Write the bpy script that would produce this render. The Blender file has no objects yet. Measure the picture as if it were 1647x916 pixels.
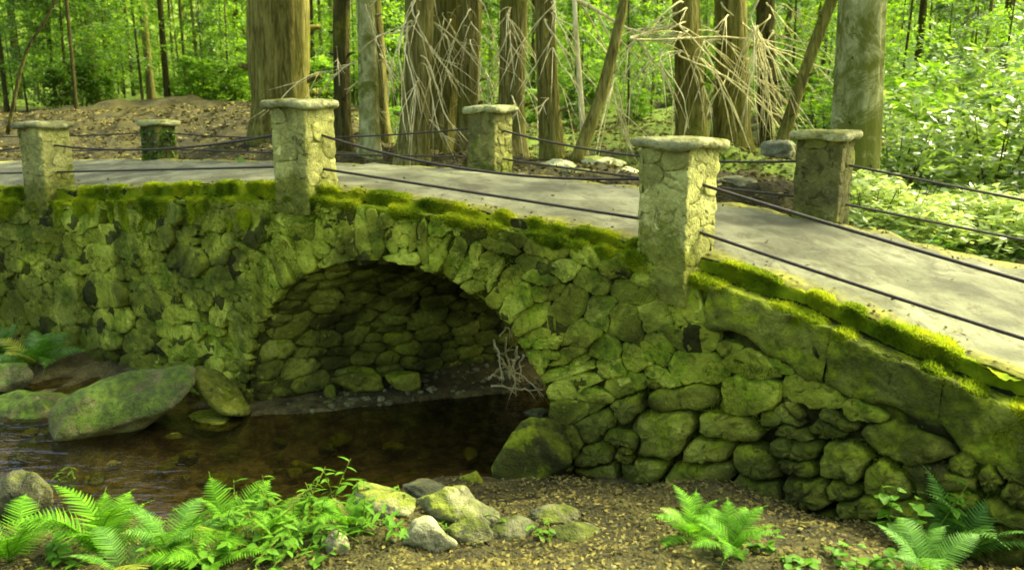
import bpy, math, random
import numpy as np
from mathutils import Vector, Matrix

random.seed(7)
rng = np.random.default_rng(11)
SC = bpy.context.scene
COL = SC.collection
R = math.radians

# ------------------------------------------------------------------ camera
PW, PH, FPX = 1647.0, 916.0, 1300.0
HORIZON = 187.0
CAMZ = 3.05                      # water is z = 0
PITCH = math.atan((PH / 2 - HORIZON) / FPX)
cam_d = bpy.data.cameras.new("camera")
cam = bpy.data.objects.new("camera", cam_d)
COL.objects.link(cam)
cam.location = (0, 0, CAMZ)
cam.rotation_euler = (math.pi / 2 - PITCH, 0, 0)
cam_d.sensor_width = 36
cam_d.lens = 36 * FPX / PW
cam_d.clip_start = 0.05
cam_d.clip_end = 600
cam_d.dof.use_dof = True
cam_d.dof.focus_distance = 6.8
cam_d.dof.aperture_fstop = 1.8
SC.camera = cam

# ------------------------------------------------------------------ light
SUN_TO = Vector((0.62, 0.30, 0.78)).normalized()
world = bpy.data.worlds.new("World")
SC.world = world
world.use_nodes = True
wn = world.node_tree
wn.nodes.clear()
sky = wn.nodes.new("ShaderNodeTexSky")
sky.sky_type = 'NISHITA'
sky.sun_disc = False
sky.sun_elevation = math.asin(SUN_TO.z)
sky.sun_rotation = math.atan2(SUN_TO.x, SUN_TO.y)
sky.air_density = 0.7
sky.dust_density = 8.0
sky.ozone_density = 0.0
bg = wn.nodes.new("ShaderNodeBackground")
bg.inputs[1].default_value = 0.15
wo = wn.nodes.new("ShaderNodeOutputWorld")
wn.links.new(sky.outputs[0], bg.inputs[0])
wn.links.new(bg.outputs[0], wo.inputs[0])
sun_d = bpy.data.lights.new("sun", 'SUN')
sun_d.energy = 1.5
sun_d.angle = R(5)
sun_d.color = (1.0, 0.97, 0.70)
sun = bpy.data.objects.new("sun", sun_d)
COL.objects.link(sun)
sun.rotation_euler = SUN_TO.to_track_quat('Z', 'Y').to_euler()
sun.location = (10, 5, 30)
SC.view_settings.view_transform = 'Standard'
SC.view_settings.look = 'None'
SC.view_settings.exposure = 2.5
SC.view_settings.gamma = 1.0
SC.view_settings.use_curve_mapping = False
SC.cycles.use_denoising = True
SC.cycles.max_bounces = 8
SC.cycles.transparent_max_bounces = 8
SC.cycles.filter_width = 1.7

# ------------------------------------------------------------------ pixel maths
FW = np.array([0, math.cos(PITCH), -math.sin(PITCH)])
UP = np.array([0, math.sin(PITCH), math.cos(PITCH)])
RT = np.array([1.0, 0, 0])
CAM = np.array([0, 0, CAMZ])


def ray(px, py):
    return FW + RT * ((px - PW / 2) / FPX) - UP * ((py - PH / 2) / FPX)


def at(px, py, Y):
    d = ray(px, py)
    return CAM + d * (Y / d[1])


def proj(P):
    v = np.asarray(P, float) - CAM
    z = v @ FW
    return np.array([PW / 2 + FPX * (v @ RT) / z, PH / 2 - FPX * (v @ UP) / z])


# ------------------------------------------------------------------ small helpers
def smooth(a, b, x):
    t = np.clip((np.asarray(x, float) - a) / (b - a), 0, 1)
    return t * t * (3 - 2 * t)


class Waves:
    """cheap vectorised smooth noise, about -1..1"""
    def __init__(self, scale, seed, n=14, dim=3):
        r = np.random.default_rng(seed)
        d = r.normal(size=(n, dim))
        d /= np.linalg.norm(d, axis=1)[:, None]
        self.k = d * scale * r.uniform(0.5, 2.0, n)[:, None] * 2 * math.pi
        self.p = r.uniform(0, 6.28, n)
        self.a = 1 / np.sqrt(n / 2)

    def __call__(self, P):
        P = np.asarray(P, float)
        return np.sin(P @ self.k.T + self.p).sum(-1) * self.a


def link_mesh(name, verts, faces, material=None, parent=None, smooth_shade=True):
    me = bpy.data.meshes.new(name)
    me.from_pydata([tuple(v) for v in np.asarray(verts, float)], [], [tuple(int(i) for i in f) for f in faces])
    if smooth_shade:
        me.polygons.foreach_set('use_smooth', [True] * len(me.polygons))
    if material:
        me.materials.append(material)
    me.update()
    return link_data(name, me, parent)


def quads_mesh(name, V, material, smooth_shade=False):
    """V: (n,k,3) polygons of k corners, no shared vertices"""
    n, k, _ = V.shape
    me = bpy.data.meshes.new(name)
    me.vertices.add(n * k)
    me.vertices.foreach_set('co', V.reshape(-1).astype(np.float32))
    me.loops.add(n * k)
    me.loops.foreach_set('vertex_index', np.arange(n * k, dtype=np.int32))
    me.polygons.add(n)
    me.polygons.foreach_set('loop_start', np.arange(0, n * k, k, dtype=np.int32))
    me.polygons.foreach_set('loop_total', np.full(n, k, dtype=np.int32))
    me.materials.append(material)
    me.update(calc_edges=True)
    return me


def link_data(name, data, parent=None):
    o = bpy.data.objects.new(name, data)
    COL.objects.link(o)
    if parent is not None:
        o.parent = parent
    return o


def tag(o, label=None, cat=None, group=None, kind=None):
    if label: o['label'] = label
    if cat: o['category'] = cat
    if group: o['group'] = group
    if kind: o['kind'] = kind
    return o


def thing(name, label, cat, loc=(0, 0, 0), rotz=0.0, group=None):
    o = bpy.data.objects.new(name, None)
    COL.objects.link(o)
    o.location = loc
    o.rotation_euler = (0, 0, rotz)
    return tag(o, label, cat, group)


def copy_tree(o, parent=None):
    c = o.copy()
    COL.objects.link(c)
    c.parent = parent
    for ch in list(o.children):
        copy_tree(ch, c)
    return c


def tube(points, radii, sides=8, noise=0.0, seed=0, cap=True):
    P = np.asarray(points, float)
    n = len(P)
    radii = np.broadcast_to(np.asarray(radii, float), (n,))
    T = np.gradient(P, axis=0)
    T /= np.linalg.norm(T, axis=1)[:, None] + 1e-9
    ref = np.array([0.0, 0, 1]) if abs(T[0][2]) < 0.8 else np.array([1.0, 0, 0])
    V, F = [], []
    r = np.random.default_rng(seed)
    ph = r.uniform(0, 6.28, 6)
    for i in range(n):
        a = np.cross(T[i], ref); a /= np.linalg.norm(a) + 1e-9
        b = np.cross(T[i], a)
        for k in range(sides):
            th = 2 * math.pi * k / sides
            rr = radii[i]
            if noise:
                rr *= 1 + noise * (math.sin(3 * th + ph[0] + i * .35) * .5 + math.sin(5 * th + ph[1] - i * .5) * .35 + math.sin(2 * th + ph[2] + i * .8) * .4
                                   + (math.sin(11 * th + ph[3] + i * .23) * .4 + math.sin(17 * th + ph[4] - i * .31) * .3 if sides > 20 else 0))
            V.append(P[i] + (a * math.cos(th) + b * math.sin(th)) * rr)
    for i in range(n - 1):
        for k in range(sides):
            k2 = (k + 1) % sides
            F.append((i * sides + k, i * sides + k2, (i + 1) * sides + k2, (i + 1) * sides + k))
    if cap:
        F.append(tuple(range(sides))[::-1])
        F.append(tuple((n - 1) * sides + k for k in range(sides)))
    return V, F


class MB:
    def __init__(self): self.v, self.f = [], []
    def add(self, vf):
        o = len(self.v)
        self.v += [tuple(p) for p in vf[0]]
        self.f += [tuple(i + o for i in f) for f in vf[1]]
        return self
    def link(self, name, m, parent=None, sm=True):
        return link_mesh(name, self.v, self.f, m, parent, sm)


def spline(pts, n):
    """Catmull-Rom through pts, n samples per span"""
    P = np.asarray(pts, float)
    P = np.vstack([2 * P[0] - P[1], P, 2 * P[-1] - P[-2]])
    out = []
    for i in range(1, len(P) - 2):
        for k in range(n):
            t = k / n
            a, b, c, d = P[i - 1], P[i], P[i + 1], P[i + 2]
            out.append(.5 * (2 * b + (c - a) * t + (2 * a - 5 * b + 4 * c - d) * t * t + (3 * b - a - 3 * c + d) * t ** 3))
    out.append(P[-2])
    return np.array(out)


# ------------------------------------------------------------------ materials
class NT:
    def __init__(self, name):
        self.m = bpy.data.materials.new(name)
        self.m.use_nodes = True
        self.t = self.m.node_tree
        self.t.nodes.clear()
        self.out = self.t.nodes.new('ShaderNodeOutputMaterial')
        self.geo = self.t.nodes.new('ShaderNodeNewGeometry')
        self.pos = self.geo.outputs['Position']
        self.oi = self.t.nodes.new('ShaderNodeObjectInfo')
        self.rnd = self.oi.outputs['Random']

    def L(self, a, b): self.t.links.new(a, b)

    def setv(self, sock, v):
        if isinstance(v, bpy.types.NodeSocket): self.L(v, sock)
        else: sock.default_value = v

    def objco(self):
        return self.t.nodes.new('ShaderNodeTexCoord').outputs['Object']

    def scaled(self, vec, s):
        n = self.t.nodes.new('ShaderNodeMapping')
        self.L(vec, n.inputs[0]); n.inputs['Scale'].default_value = s
        return n.outputs[0]

    def noise(self, scale, detail=4, rough=.55, vec=None, dist=0.0):
        n = self.t.nodes.new('ShaderNodeTexNoise')
        self.L(vec if vec is not None else self.pos, n.inputs['Vector'])
        n.inputs['Scale'].default_value = scale
        n.inputs['Detail'].default_value = detail
        n.inputs['Roughness'].default_value = rough
        n.inputs['Distortion'].default_value = dist
        return n.outputs[0]

    def voro(self, scale, vec=None, out=0, feature='F1'):
        n = self.t.nodes.new('ShaderNodeTexVoronoi')
        n.feature = feature
        self.L(vec if vec is not None else self.pos, n.inputs['Vector'])
        n.inputs['Scale'].default_value = scale
        return n.outputs[out]

    def ramp(self, f, stops):
        n = self.t.nodes.new('ShaderNodeValToRGB')
        self.setv(n.inputs[0], f)
        e = n.color_ramp.elements
        while len(e) < len(stops): e.new(0.5)
        for el, (p, c) in zip(e, stops):
            el.position = p
            el.color = (*c, 1) if len(c) == 3 else c
        return n.outputs[0]

    def math(self, op, a, b=0.0, c=None, clamp=False):
        n = self.t.nodes.new('ShaderNodeMath'); n.operation = op; n.use_clamp = clamp
        self.setv(n.inputs[0], a); self.setv(n.inputs[1], b)
        if c is not None: self.setv(n.inputs[2], c)
        return n.outputs[0]

    def step(self, v, a, b):
        n = self.t.nodes.new('ShaderNodeMapRange'); n.interpolation_type = 'SMOOTHSTEP'
        self.setv(n.inputs['Value'], v)
        n.inputs['From Min'].default_value = a; n.inputs['From Max'].default_value = b
        return n.outputs[0]

    def mix(self, f, a, b, mode='MIX'):
        n = self.t.nodes.new('ShaderNodeMix'); n.data_type = 'RGBA'; n.blend_type = mode
        self.setv(n.inputs[0], f)
        self.setv(n.inputs[6], (*a, 1) if isinstance(a, tuple) and len(a) == 3 else a)
        self.setv(n.inputs[7], (*b, 1) if isinstance(b, tuple) and len(b) == 3 else b)
        return n.outputs[2]

    def nz(self):
        n = self.t.nodes.new('ShaderNodeSeparateXYZ')
        self.L(self.geo.outputs['Normal'], n.inputs[0])
        return n.outputs[2]

    def attr(self, name):
        n = self.t.nodes.new('ShaderNodeAttribute'); n.attribute_name = name
        return n.outputs['Fac']

    def bump(self, h, strength, dist, normal=None):
        n = self.t.nodes.new('ShaderNodeBump')
        n.inputs['Strength'].default_value = strength
        n.inputs['Distance'].default_value = dist
        self.L(h, n.inputs['Height'])
        if normal is not None: self.L(normal, n.inputs['Normal'])
        return n.outputs[0]

    def pbr(self, col, rough=.9, normal=None, spec=.3):
        n = self.t.nodes.new('ShaderNodeBsdfPrincipled')
        col = self.mix(1.0, col, (.97, 1.0, .70), 'MULTIPLY')
        self.setv(n.inputs['Base Color'], col)
        self.setv(n.inputs['Roughness'], rough)
        n.inputs['Specular IOR Level'].default_value = spec
        if normal is not None: self.L(normal, n.inputs['Normal'])
        return n.outputs[0]

    def done(self, sh):
        self.L(sh, self.out.inputs[0]); return self.m


def stone_mat(name, dark, mid, light, moss=.5, mossc=((.06, .085, .004), (.24, .30, .010)), wet=0.9, lichen=.35, gain=1.0, tint=(.86, 1.0, .62), pit=.6, stain=.8, foot=0.0):
    n = NT(name)
    g_ = lambda c, k: tuple(v * k * t for v, t in zip(c, tint))
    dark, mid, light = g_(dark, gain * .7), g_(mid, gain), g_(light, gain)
    f = n.math('ADD', n.math('MULTIPLY', n.noise(2.3, 6), .75), n.math('MULTIPLY', n.rnd, .22))
    col = n.ramp(f, [(.30, dark), (.48, mid), (.72, light)])
    grain = n.noise(26, 5, .65)
    col = n.mix(n.math('MULTIPLY', n.step(grain, .35, .75), .55), col, tuple(c * .35 for c in mid))
    pits = n.step(n.noise(7.5, 4, .6, dist=1.2), .585, .66)
    col = n.mix(n.math('MULTIPLY', pits, pit), col, tuple(c * .22 for c in dark))
    spots = n.step(n.noise(9, 3, .5, dist=.6), .64, .72)
    col = n.mix(n.math('MULTIPLY', spots, lichen), col, tuple(min(1, c * 1.6 + .03) for c in light))
    mf = n.math('ADD', n.noise(3.4, 5, .6, dist=.4), n.math('MULTIPLY', n.nz(), .22))
    mf = n.math('ADD', mf, n.math('MULTIPLY', n.rnd, .12))
    if foot:
        sx = n.t.nodes.new('ShaderNodeSeparateXYZ'); n.L(n.objco(), sx.inputs[0])
        mf = n.math('ADD', mf, n.math('MULTIPLY', n.math('SUBTRACT', 1.0, n.step(sx.outputs[2], -.30, .35)), foot))
    mf = n.step(mf, .80 - moss * .45, .94 - moss * .45)
    mcol = n.ramp(n.math('ADD', n.math('MULTIPLY', n.noise(17, 4, .6), .6), n.math('MULTIPLY', n.noise(1.6, 4, .6), .4)), [(.38, mossc[0]), (.62, mossc[1])])
    col = n.mix(n.math('MULTIPLY', mf, .88), col, mcol)
    damp = n.step(n.noise(.9, 6, .65, dist=.8), .44, .57)
    col = n.mix(n.math('MULTIPLY', damp, stain), col, n.mix(1.0, col, (.30, .31, .36), 'MULTIPLY'))
    h = n.math('ADD', n.math('MULTIPLY', n.noise(11, 6, .6), 1.0), n.math('MULTIPLY', n.noise(55, 4, .6), .35))
    return n.done(n.pbr(col, wet, n.bump(h, .9, .05), .15))


M = {}
GREY = (.97, 1.0, .84)
M['stone'] = stone_mat('mossy_rubble', (.06, .06, .008), (.15, .15, .022), (.25, .245, .06), .48, ((.045, .085, .005), (.24, .34, .012)), gain=2.6)
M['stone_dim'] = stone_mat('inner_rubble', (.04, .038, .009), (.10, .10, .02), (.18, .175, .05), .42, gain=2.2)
M['dry'] = stone_mat('dry_boulder', (.05, .047, .010), (.125, .12, .022), (.23, .22, .06), .42, gain=1.8)
M['dark_rock'] = stone_mat('damp_rock', (.03, .03, .006), (.065, .065, .014), (.12, .12, .03), .45, gain=1.0)
M['mortar'] = stone_mat('mortar', (.035, .035, .005), (.09, .09, .012), (.15, .15, .03), .42, gain=.75)
M['slab'] = stone_mat('mortar_band', (.07, .07, .012), (.13, .13, .026), (.19, .19, .05), .52, gain=1.35)
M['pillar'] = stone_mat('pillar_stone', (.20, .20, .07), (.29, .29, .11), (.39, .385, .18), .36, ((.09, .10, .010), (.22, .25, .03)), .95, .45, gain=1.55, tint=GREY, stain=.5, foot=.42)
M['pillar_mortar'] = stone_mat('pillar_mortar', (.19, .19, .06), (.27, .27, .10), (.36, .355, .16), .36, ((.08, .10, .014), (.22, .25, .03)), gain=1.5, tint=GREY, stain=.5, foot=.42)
for nm_, g_k in (('shade', .85), ('damp', .55)):  # darker copies for the far pillars, their shade put into the stone colour
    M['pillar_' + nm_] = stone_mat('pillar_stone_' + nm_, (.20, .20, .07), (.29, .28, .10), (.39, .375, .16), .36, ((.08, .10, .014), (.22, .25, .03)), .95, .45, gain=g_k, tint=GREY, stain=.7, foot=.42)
M['cap'] = stone_mat('cap_stone', (.15, .15, .08), (.27, .27, .16), (.40, .40, .27), .22, ((.08, .09, .015), (.2, .22, .03)), gain=1.4, tint=GREY, stain=.3)
M['rock'] = stone_mat('bank_rock', (.14, .14, .07), (.24, .24, .14), (.35, .35, .23), .25, ((.06, .08, .01), (.2, .25, .02)), gain=1.0, tint=GREY)
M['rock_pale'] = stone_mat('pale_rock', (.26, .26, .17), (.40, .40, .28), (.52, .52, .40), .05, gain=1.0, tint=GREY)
M['rock_sunlit'] = stone_mat('sunlit_rock', (.34, .33, .22), (.56, .55, .42), (.70, .69, .57), .15, gain=1.05, tint=(.98, 1.0, .74))  # whitened rock colour stands in for the sunlight on it
M['rock_moss'] = stone_mat('mossy_rock', (.07, .07, .02), (.16, .16, .05), (.34, .34, .18), .5, ((.04, .075, .006), (.14, .24, .012)), .6, gain=1.0, tint=GREY)


def moss_mat(name='moss', c=((.075, .14, .005), (.26, .36, .011), (.50, .56, .018))):
    n = NT(name)
    col = n.ramp(n.noise(3.0, 5, .6), [(.32, c[0]), (.49, c[1]), (.66, c[2])])
    col = n.mix(n.math('MULTIPLY', n.step(n.noise(1.7, 3), .58, .74), .45), col, (.20, .14, .03))
    p = n.pbr(col, 1.0, n.bump(n.noise(70, 4, .7), .8, .02), .1)
    t = n.t.nodes.new('ShaderNodeBsdfTranslucent'); n.L(col, t.inputs[0])
    mx = n.t.nodes.new('ShaderNodeMixShader'); mx.inputs[0].default_value = .42
    n.L(p, mx.inputs[1]); n.L(t.outputs[0], mx.inputs[2])
    return n.done(mx.outputs[0])


M['moss'] = moss_mat()
M['moss_dark'] = moss_mat('film_moss', ((.04, .07, .004), (.11, .16, .007), (.20, .26, .010)))


def road_mat():
    n = NT('worn_concrete')
    e = n.attr('edge')           # 0 at the rim of the deck, grows inwards
    col = n.ramp(n.noise(1.4, 7, .6), [(.36, (.065, .07, .042)), (.5, (.13, .138, .085)), (.64, (.20, .21, .14))])
    col = n.mix(n.math('MULTIPLY', n.step(n.noise(4.5, 8, .7, dist=.5), .49, .62), .6), col, (.06, .058, .03))
    col = n.mix(n.math('MULTIPLY', n.step(n.noise(.9, 6, .65, dist=.7), .5, .62), .5), col, (.05, .052, .03))
    sp = n.step(n.noise(34, 4, .6), .62, .72)
    col = n.mix(n.math('MULTIPLY', sp, .5), col, (.07, .062, .03))
    k = n.math('ADD', e, n.math('MULTIPLY', n.math('SUBTRACT', n.noise(3.2, 5, .65), .5), .75))
    mossy = n.math('SUBTRACT', 1.0, n.step(k, .06, .34))
    mc = n.ramp(n.noise(14, 4), [(.3, (.10, .10, .015)), (.7, (.30, .31, .03))])
    col = n.mix(n.math('MULTIPLY', mossy, .85), col, mc)
    h = n.math('ADD', n.noise(20, 6, .65), n.math('MULTIPLY', n.noise(90, 3), .4))
    return n.done(n.pbr(col, .93, n.bump(h, .5, .02), .2))


M['road'] = road_mat()


def ground_mat():
    n = NT('forest_floor')
    lit = n.ramp(n.noise(5, 7, .7), [(.34, (.010, .009, .002)), (.5, (.036, .033, .008)), (.66, (.08, .074, .02))])
    lit = n.mix(n.math('MULTIPLY', n.step(n.voro(34), .2, .5), .5), lit, (.085, .08, .024))
    lit = n.mix(n.math('MULTIPLY', n.step(n.noise(1.1, 6, .7, dist=.5), .46, .58), .7), lit, n.mix(1.0, lit, (.35, .36, .3), 'MULTIPLY'))
    grn = n.ramp(n.noise(8, 5, .6), [(.3, (.04, .07, .008)), (.7, (.17, .25, .02))])
    col = n.mix(n.step(n.math('ADD', n.attr('green'), n.math('MULTIPLY', n.math('SUBTRACT', n.noise(2.2, 5), .5), .9)), .35, .65), lit, grn)
    lit = lit
    bed = n.ramp(n.noise(6, 7, .7), [(.36, (.02, .017, .005)), (.5, (.075, .062, .018)), (.64, (.17, .15, .055))])
    bed = n.mix(n.math('MULTIPLY', n.step(n.voro(9), .35, .15), .5), bed, (.16, .145, .06))
    col = n.mix(n.attr('bed'), col, bed)
    h = n.math('ADD', n.noise(16, 6, .7), n.math('MULTIPLY', n.voro(45), .5))
    return n.done(n.pbr(col, .95, n.bump(h, .8, .04), .2))


M['ground'] = ground_mat()


def water_mat():
    n = NT('stream_water')
    v = n.scaled(n.pos, (1.0, 2.4, 1))
    h = n.math('ADD', n.noise(2.6, 3, .5, v, .8), n.math('MULTIPLY', n.noise(9, 2, .5, v), .25))
    nrm = n.bump(h, .45, .04)
    g = n.t.nodes.new('ShaderNodeBsdfGlossy'); g.inputs['Roughness'].default_value = .03
    g.inputs['Color'].default_value = (.9, .9, .85, 1); n.L(nrm, g.inputs['Normal'])
    tr = n.t.nodes.new('ShaderNodeBsdfTransparent'); tr.inputs[0].default_value = (.66, .60, .36, 1)
    df = n.t.nodes.new('ShaderNodeBsdfDiffuse'); df.inputs[0].default_value = (.07, .05, .018, 1)
    mx = n.t.nodes.new('ShaderNodeMixShader'); mx.inputs[0].default_value = .06
    n.L(tr.outputs[0], mx.inputs[1]); n.L(df.outputs[0], mx.inputs[2])
    fr = n.t.nodes.new('ShaderNodeFresnel'); fr.inputs[0].default_value = 1.33; n.L(nrm, fr.inputs[1])
    m2 = n.t.nodes.new('ShaderNodeMixShader')
    n.L(fr.outputs[0], m2.inputs[0]); n.L(mx.outputs[0], m2.inputs[1]); n.L(g.outputs[0], m2.inputs[2])
    return n.done(m2.outputs[0])


M['water'] = water_mat()


def leaf_mat(name, a, b, trans=.45, rough=.5, spec=.4, scale=1.2):
    n = NT(name)
    w = n.t.nodes.new('ShaderNodeTexWhiteNoise'); w.noise_dimensions = '1D'
    # per-leaf tint comes from the island index
    n.L(n.geo.outputs['Random Per Island'], w.inputs['W'])
    f = n.math('ADD', n.math('MULTIPLY', w.outputs[0], .55), n.math('MULTIPLY', n.noise(scale, 3), .45))
    col = n.ramp(f, [(.15, a), (.8, b)])
    p = n.pbr(col, rough, None, spec)
    t = n.t.nodes.new('ShaderNodeBsdfTranslucent')
    n.L(n.mix(1.0, col, (1.5, 1.6, .6), 'MULTIPLY'), t.inputs[0])
    mx = n.t.nodes.new('ShaderNodeMixShader'); mx.inputs[0].default_value = trans
    n.L(p, mx.inputs[1]); n.L(t.outputs[0], mx.inputs[2])
    return n.done(mx.outputs[0])


M['leaf'] = leaf_mat('hemlock_leaf', (.028, .07, .008), (.12, .22, .018))
M['leaf_bright'] = leaf_mat('young_leaf', (.06, .15, .009), (.23, .38, .025), .5)
M['leaf_shrub'] = leaf_mat('shrub_leaf', (.09, .16, .03), (.28, .38, .11), .4, .3, .8)
M['leaf_sunlit'] = leaf_mat('sunlit_leaf', (.20, .28, .07), (.52, .60, .26), .4, .35, .6)  # sun glare on the verge foliage put into the leaf colour
M['leaf_far'] = leaf_mat('far_leaf', (.04, .085, .010), (.20, .30, .035), .45, .7, .2, .35)
M['fern'] = leaf_mat('fern_leaf', (.045, .15, .007), (.15, .35, .016), .42, .65, .12)
M['fern_blue'] = leaf_mat('cool_fern_leaf', (.04, .125, .014), (.13, .29, .038), .38, .6, .18)
M['fern_dark'] = leaf_mat('dark_fern_leaf', (.03, .10, .006), (.10, .24, .014), .4)
M['fern_old'] = leaf_mat('yellowing_fern_leaf', (.10, .14, .01), (.30, .34, .03), .35)
M['weed'] = leaf_mat('weed_leaf', (.05, .15, .007), (.17, .35, .016), .4, .6, .18)
M['dead_leaf'] = leaf_mat('dry_leaf', (.02, .016, .005), (.18, .16, .05), .1, .9, .1, 6)


def bark_mat(name, dark, mid, light, moss=.3, fis=1.0):
    n = NT(name)
    v = n.scaled(n.objco(), (1, 1, .13))
    f = n.noise(14, 7, .7, v, .9)
    col = n.ramp(f, [(.36, dark), (.5, mid), (.63, light)])
    mf = n.step(n.noise(1.1, 5, .6), .62 - moss * .3, .78 - moss * .3)
    col = n.mix(n.math('MULTIPLY', mf, .75), col, n.ramp(n.noise(13, 4), [(.3, (.07, .08, .01)), (.7, (.2, .21, .025))]))
    return n.done(n.pbr(col, .95, n.bump(f, 1.0 * fis, .09), .1))


M['bark'] = bark_mat('hemlock_bark', (.07, .062, .014), (.19, .175, .05), (.34, .32, .12), .45)
M['bark_brown'] = bark_mat('brown_bark', (.07, .062, .012), (.17, .158, .036), (.28, .265, .075), .3)
M['bark_dark'] = bark_mat('dark_bark', (.025, .023, .006), (.07, .066, .017), (.13, .122, .035), .2)
M['bark_pale'] = bark_mat('beech_bark', (.16, .17, .045), (.30, .32, .10), (.44, .45, .20), .45, .35)
M['twig'] = bark_mat('dead_twig', (.34, .31, .14), (.58, .53, .30), (.76, .72, .48), .1, .4)
def beech():
    n = NT('beech_bark')
    f = n.noise(5.5, 7, .7, n.scaled(n.objco(), (1, 1, .6)), .6)
    col = n.ramp(f, [(.38, (.13, .14, .035)), (.5, (.23, .245, .095)), (.62, (.38, .39, .20))])
    col = n.mix(n.math('MULTIPLY', n.step(n.noise(1.3, 6, .7, dist=.9), .48, .56), .85), col, (.10, .115, .012))
    col = n.mix(n.step(n.noise(9, 2, .5, n.scaled(n.objco(), (1, 1, 2))), .70, .74), col, (.04, .035, .015))
    return n.done(n.pbr(col, .95, n.bump(f, .8, .05), .1))


M['bark_pale'] = beech()
M['stem'] = bark_mat('green_stem', (.05, .08, .01), (.10, .15, .02), (.15, .2, .03), .2, .2)


def simple(name, col, rough, metal=0.0, sc=30):
    n = NT(name)
    c = n.ramp(n.noise(sc, 4), [(.3, tuple(x * .6 for x in col)), (.7, tuple(x * 1.4 for x in col))])
    s = n.pbr(c, rough, n.bump(n.noise(sc * 3, 3), .3, .01), .4)
    s.node.inputs['Metallic'].default_value = metal
    return n.done(s)


M['cable'] = simple('weathered_cable', (.035, .03, .016), .7)

# ------------------------------------------------------------------ deck edges in plan
# (pixel x, pixel y at road level, distance from the camera along the ground)
near_pts = [np.array([-17.0, 13.6, 1.95]), np.array([-10.6, 12.0, 2.05]),
            at(62, 306, 10.4), at(474, 302, 7.9), at(1075, 408, 6.4), at(1647, 622, 4.75),
            np.array([5.4, 2.9, 0.95])]
far_pts = [np.array([-17.0, 17.0, 2.2]), np.array([-10.8, 15.6, 2.2]),
           at(262, 256, 14.0), at(792, 275, 10.5), at(1320, 352, 8.0), at(1655, 428, 7.6),
           np.array([9.0, 6.0, 1.2])]
NS = 40
near_c = spline(near_pts, NS)
far_c = spline(far_pts, NS)
ST = len(near_c)
station = {'left_out': 0, 'left2': NS, 'P1': 2 * NS, 'P2': 3 * NS, 'P3': 4 * NS, 'R1': 5 * NS, 'R2': 6 * NS}

tang = np.gradient(near_c[:, :2], axis=0)
tang /= np.linalg.norm(tang, axis=1)[:, None]
outw = np.stack([tang[:, 1], -tang[:, 0]], 1)            # horizontal, towards the stream (the camera side)
if outw[station['P2']] @ np.array([0, -1.0]) < 0:
    outw = -outw
arc = np.concatenate([[0], np.cumsum(np.linalg.norm(np.diff(near_c[:, :2], axis=0), axis=1))])
S_P1, S_P2, S_P3, S_R1 = (arc[station[k]] for k in ('P1', 'P2', 'P3', 'R1'))


def near_at(s):
    x = np.interp(s, arc, near_c[:, 0]); y = np.interp(s, arc, near_c[:, 1]); z = np.interp(s, arc, near_c[:, 2])
    ox = np.interp(s, arc, outw[:, 0]); oy = np.interp(s, arc, outw[:, 1])
    l = np.hypot(ox, oy)
    return x, y, z, ox / l, oy / l


def drop_at(s):
    """how far the ledge of the wall lies below the road"""
    return .09 + .05 * smooth(S_P3 - .3, S_P3 + .5, s) + .06 * smooth(S_P2, S_P2 - .6, s)


def batter_at(s):
    return .05 + .10 * smooth(S_P3 - .6, S_P3 + 1.2, s)


def W(s, z, depth=0.0):
    """point on the face of the stream-side wall"""
    s = np.asarray(s, float); z = np.asarray(z, float)
    x, y, zr, ox, oy = near_at(s)
    top = zr - drop_at(s)
    o = batter_at(s) * np.maximum(top - z, 0) + depth
    return np.stack([x + ox * o, y + oy * o, z + 0 * s], -1)


def wall_hit(px, py):
    """(s, z) where the sight line meets the wall"""
    d = ray(px, py)
    best = None
    prev = None
    for Y in np.linspace(3.0, 16.0, 900):
        P = CAM + d * (Y / d[1])
        dd = np.hypot(near_c[:, 0] - P[0], near_c[:, 1] - P[1])
        i = int(dd.argmin())
        sd = (P[0] - near_c[i, 0]) * outw[i, 0] + (P[1] - near_c[i, 1]) * outw[i, 1]
        top = near_c[i, 2] - drop_at(arc[i])
        f = sd - batter_at(arc[i]) * max(top - P[2], 0)
        if prev is not None and f <= 0 < prev:
            s = arc[i] + (P[0] - near_c[i, 0]) * tang[i, 0] + (P[1] - near_c[i, 1]) * tang[i, 1]
            return float(s), float(P[2])
        prev = f
    return best


def wall_jac(s, z):
    e = .02
    p0 = proj(W(s, z)); p1 = proj(W(s + e, z)); p2 = proj(W(s, z + e))
    return np.stack([(p1 - p0) / e, (p2 - p0) / e], 1)


# ------------------------------------------------------------------ the arch
hl = wall_hit(402, 678); hr = wall_hit(893, 690); hc = wall_hit(612, 418)
A_C = (hl[0] + hr[0]) / 2
A_A = (hr[0] - hl[0]) / 2
A_Z0 = 0.15
A_B = hc[1] - A_Z0
cx, cy, cz, cox, coy = near_at(A_C)
AXIS = np.array([.872, .49])                   # upstream: the vault runs askew under the road
LAT = np.array([-coy, cox])
LAT = LAT if LAT[0] > 0 else -LAT             # along the wall face
SKEW = np.linalg.inv(np.stack([AXIS, LAT], 1))
AC = np.array([cx, cy])
BARREL = 3.3


def in_arch(s, z, grow=0.0):
    s = np.asarray(s, float); z = np.asarray(z, float)
    zz = np.maximum(z - A_Z0, 0)
    return ((s - A_C) / (A_A + grow)) ** 2 + (zz / (A_B + grow)) ** 2 < 1


def arch_top(s):
    q = 1 - ((np.asarray(s, float) - A_C) / A_A) ** 2
    return np.where(q > 0, A_Z0 + A_B * np.sqrt(np.maximum(q, 0)), -9)


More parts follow.
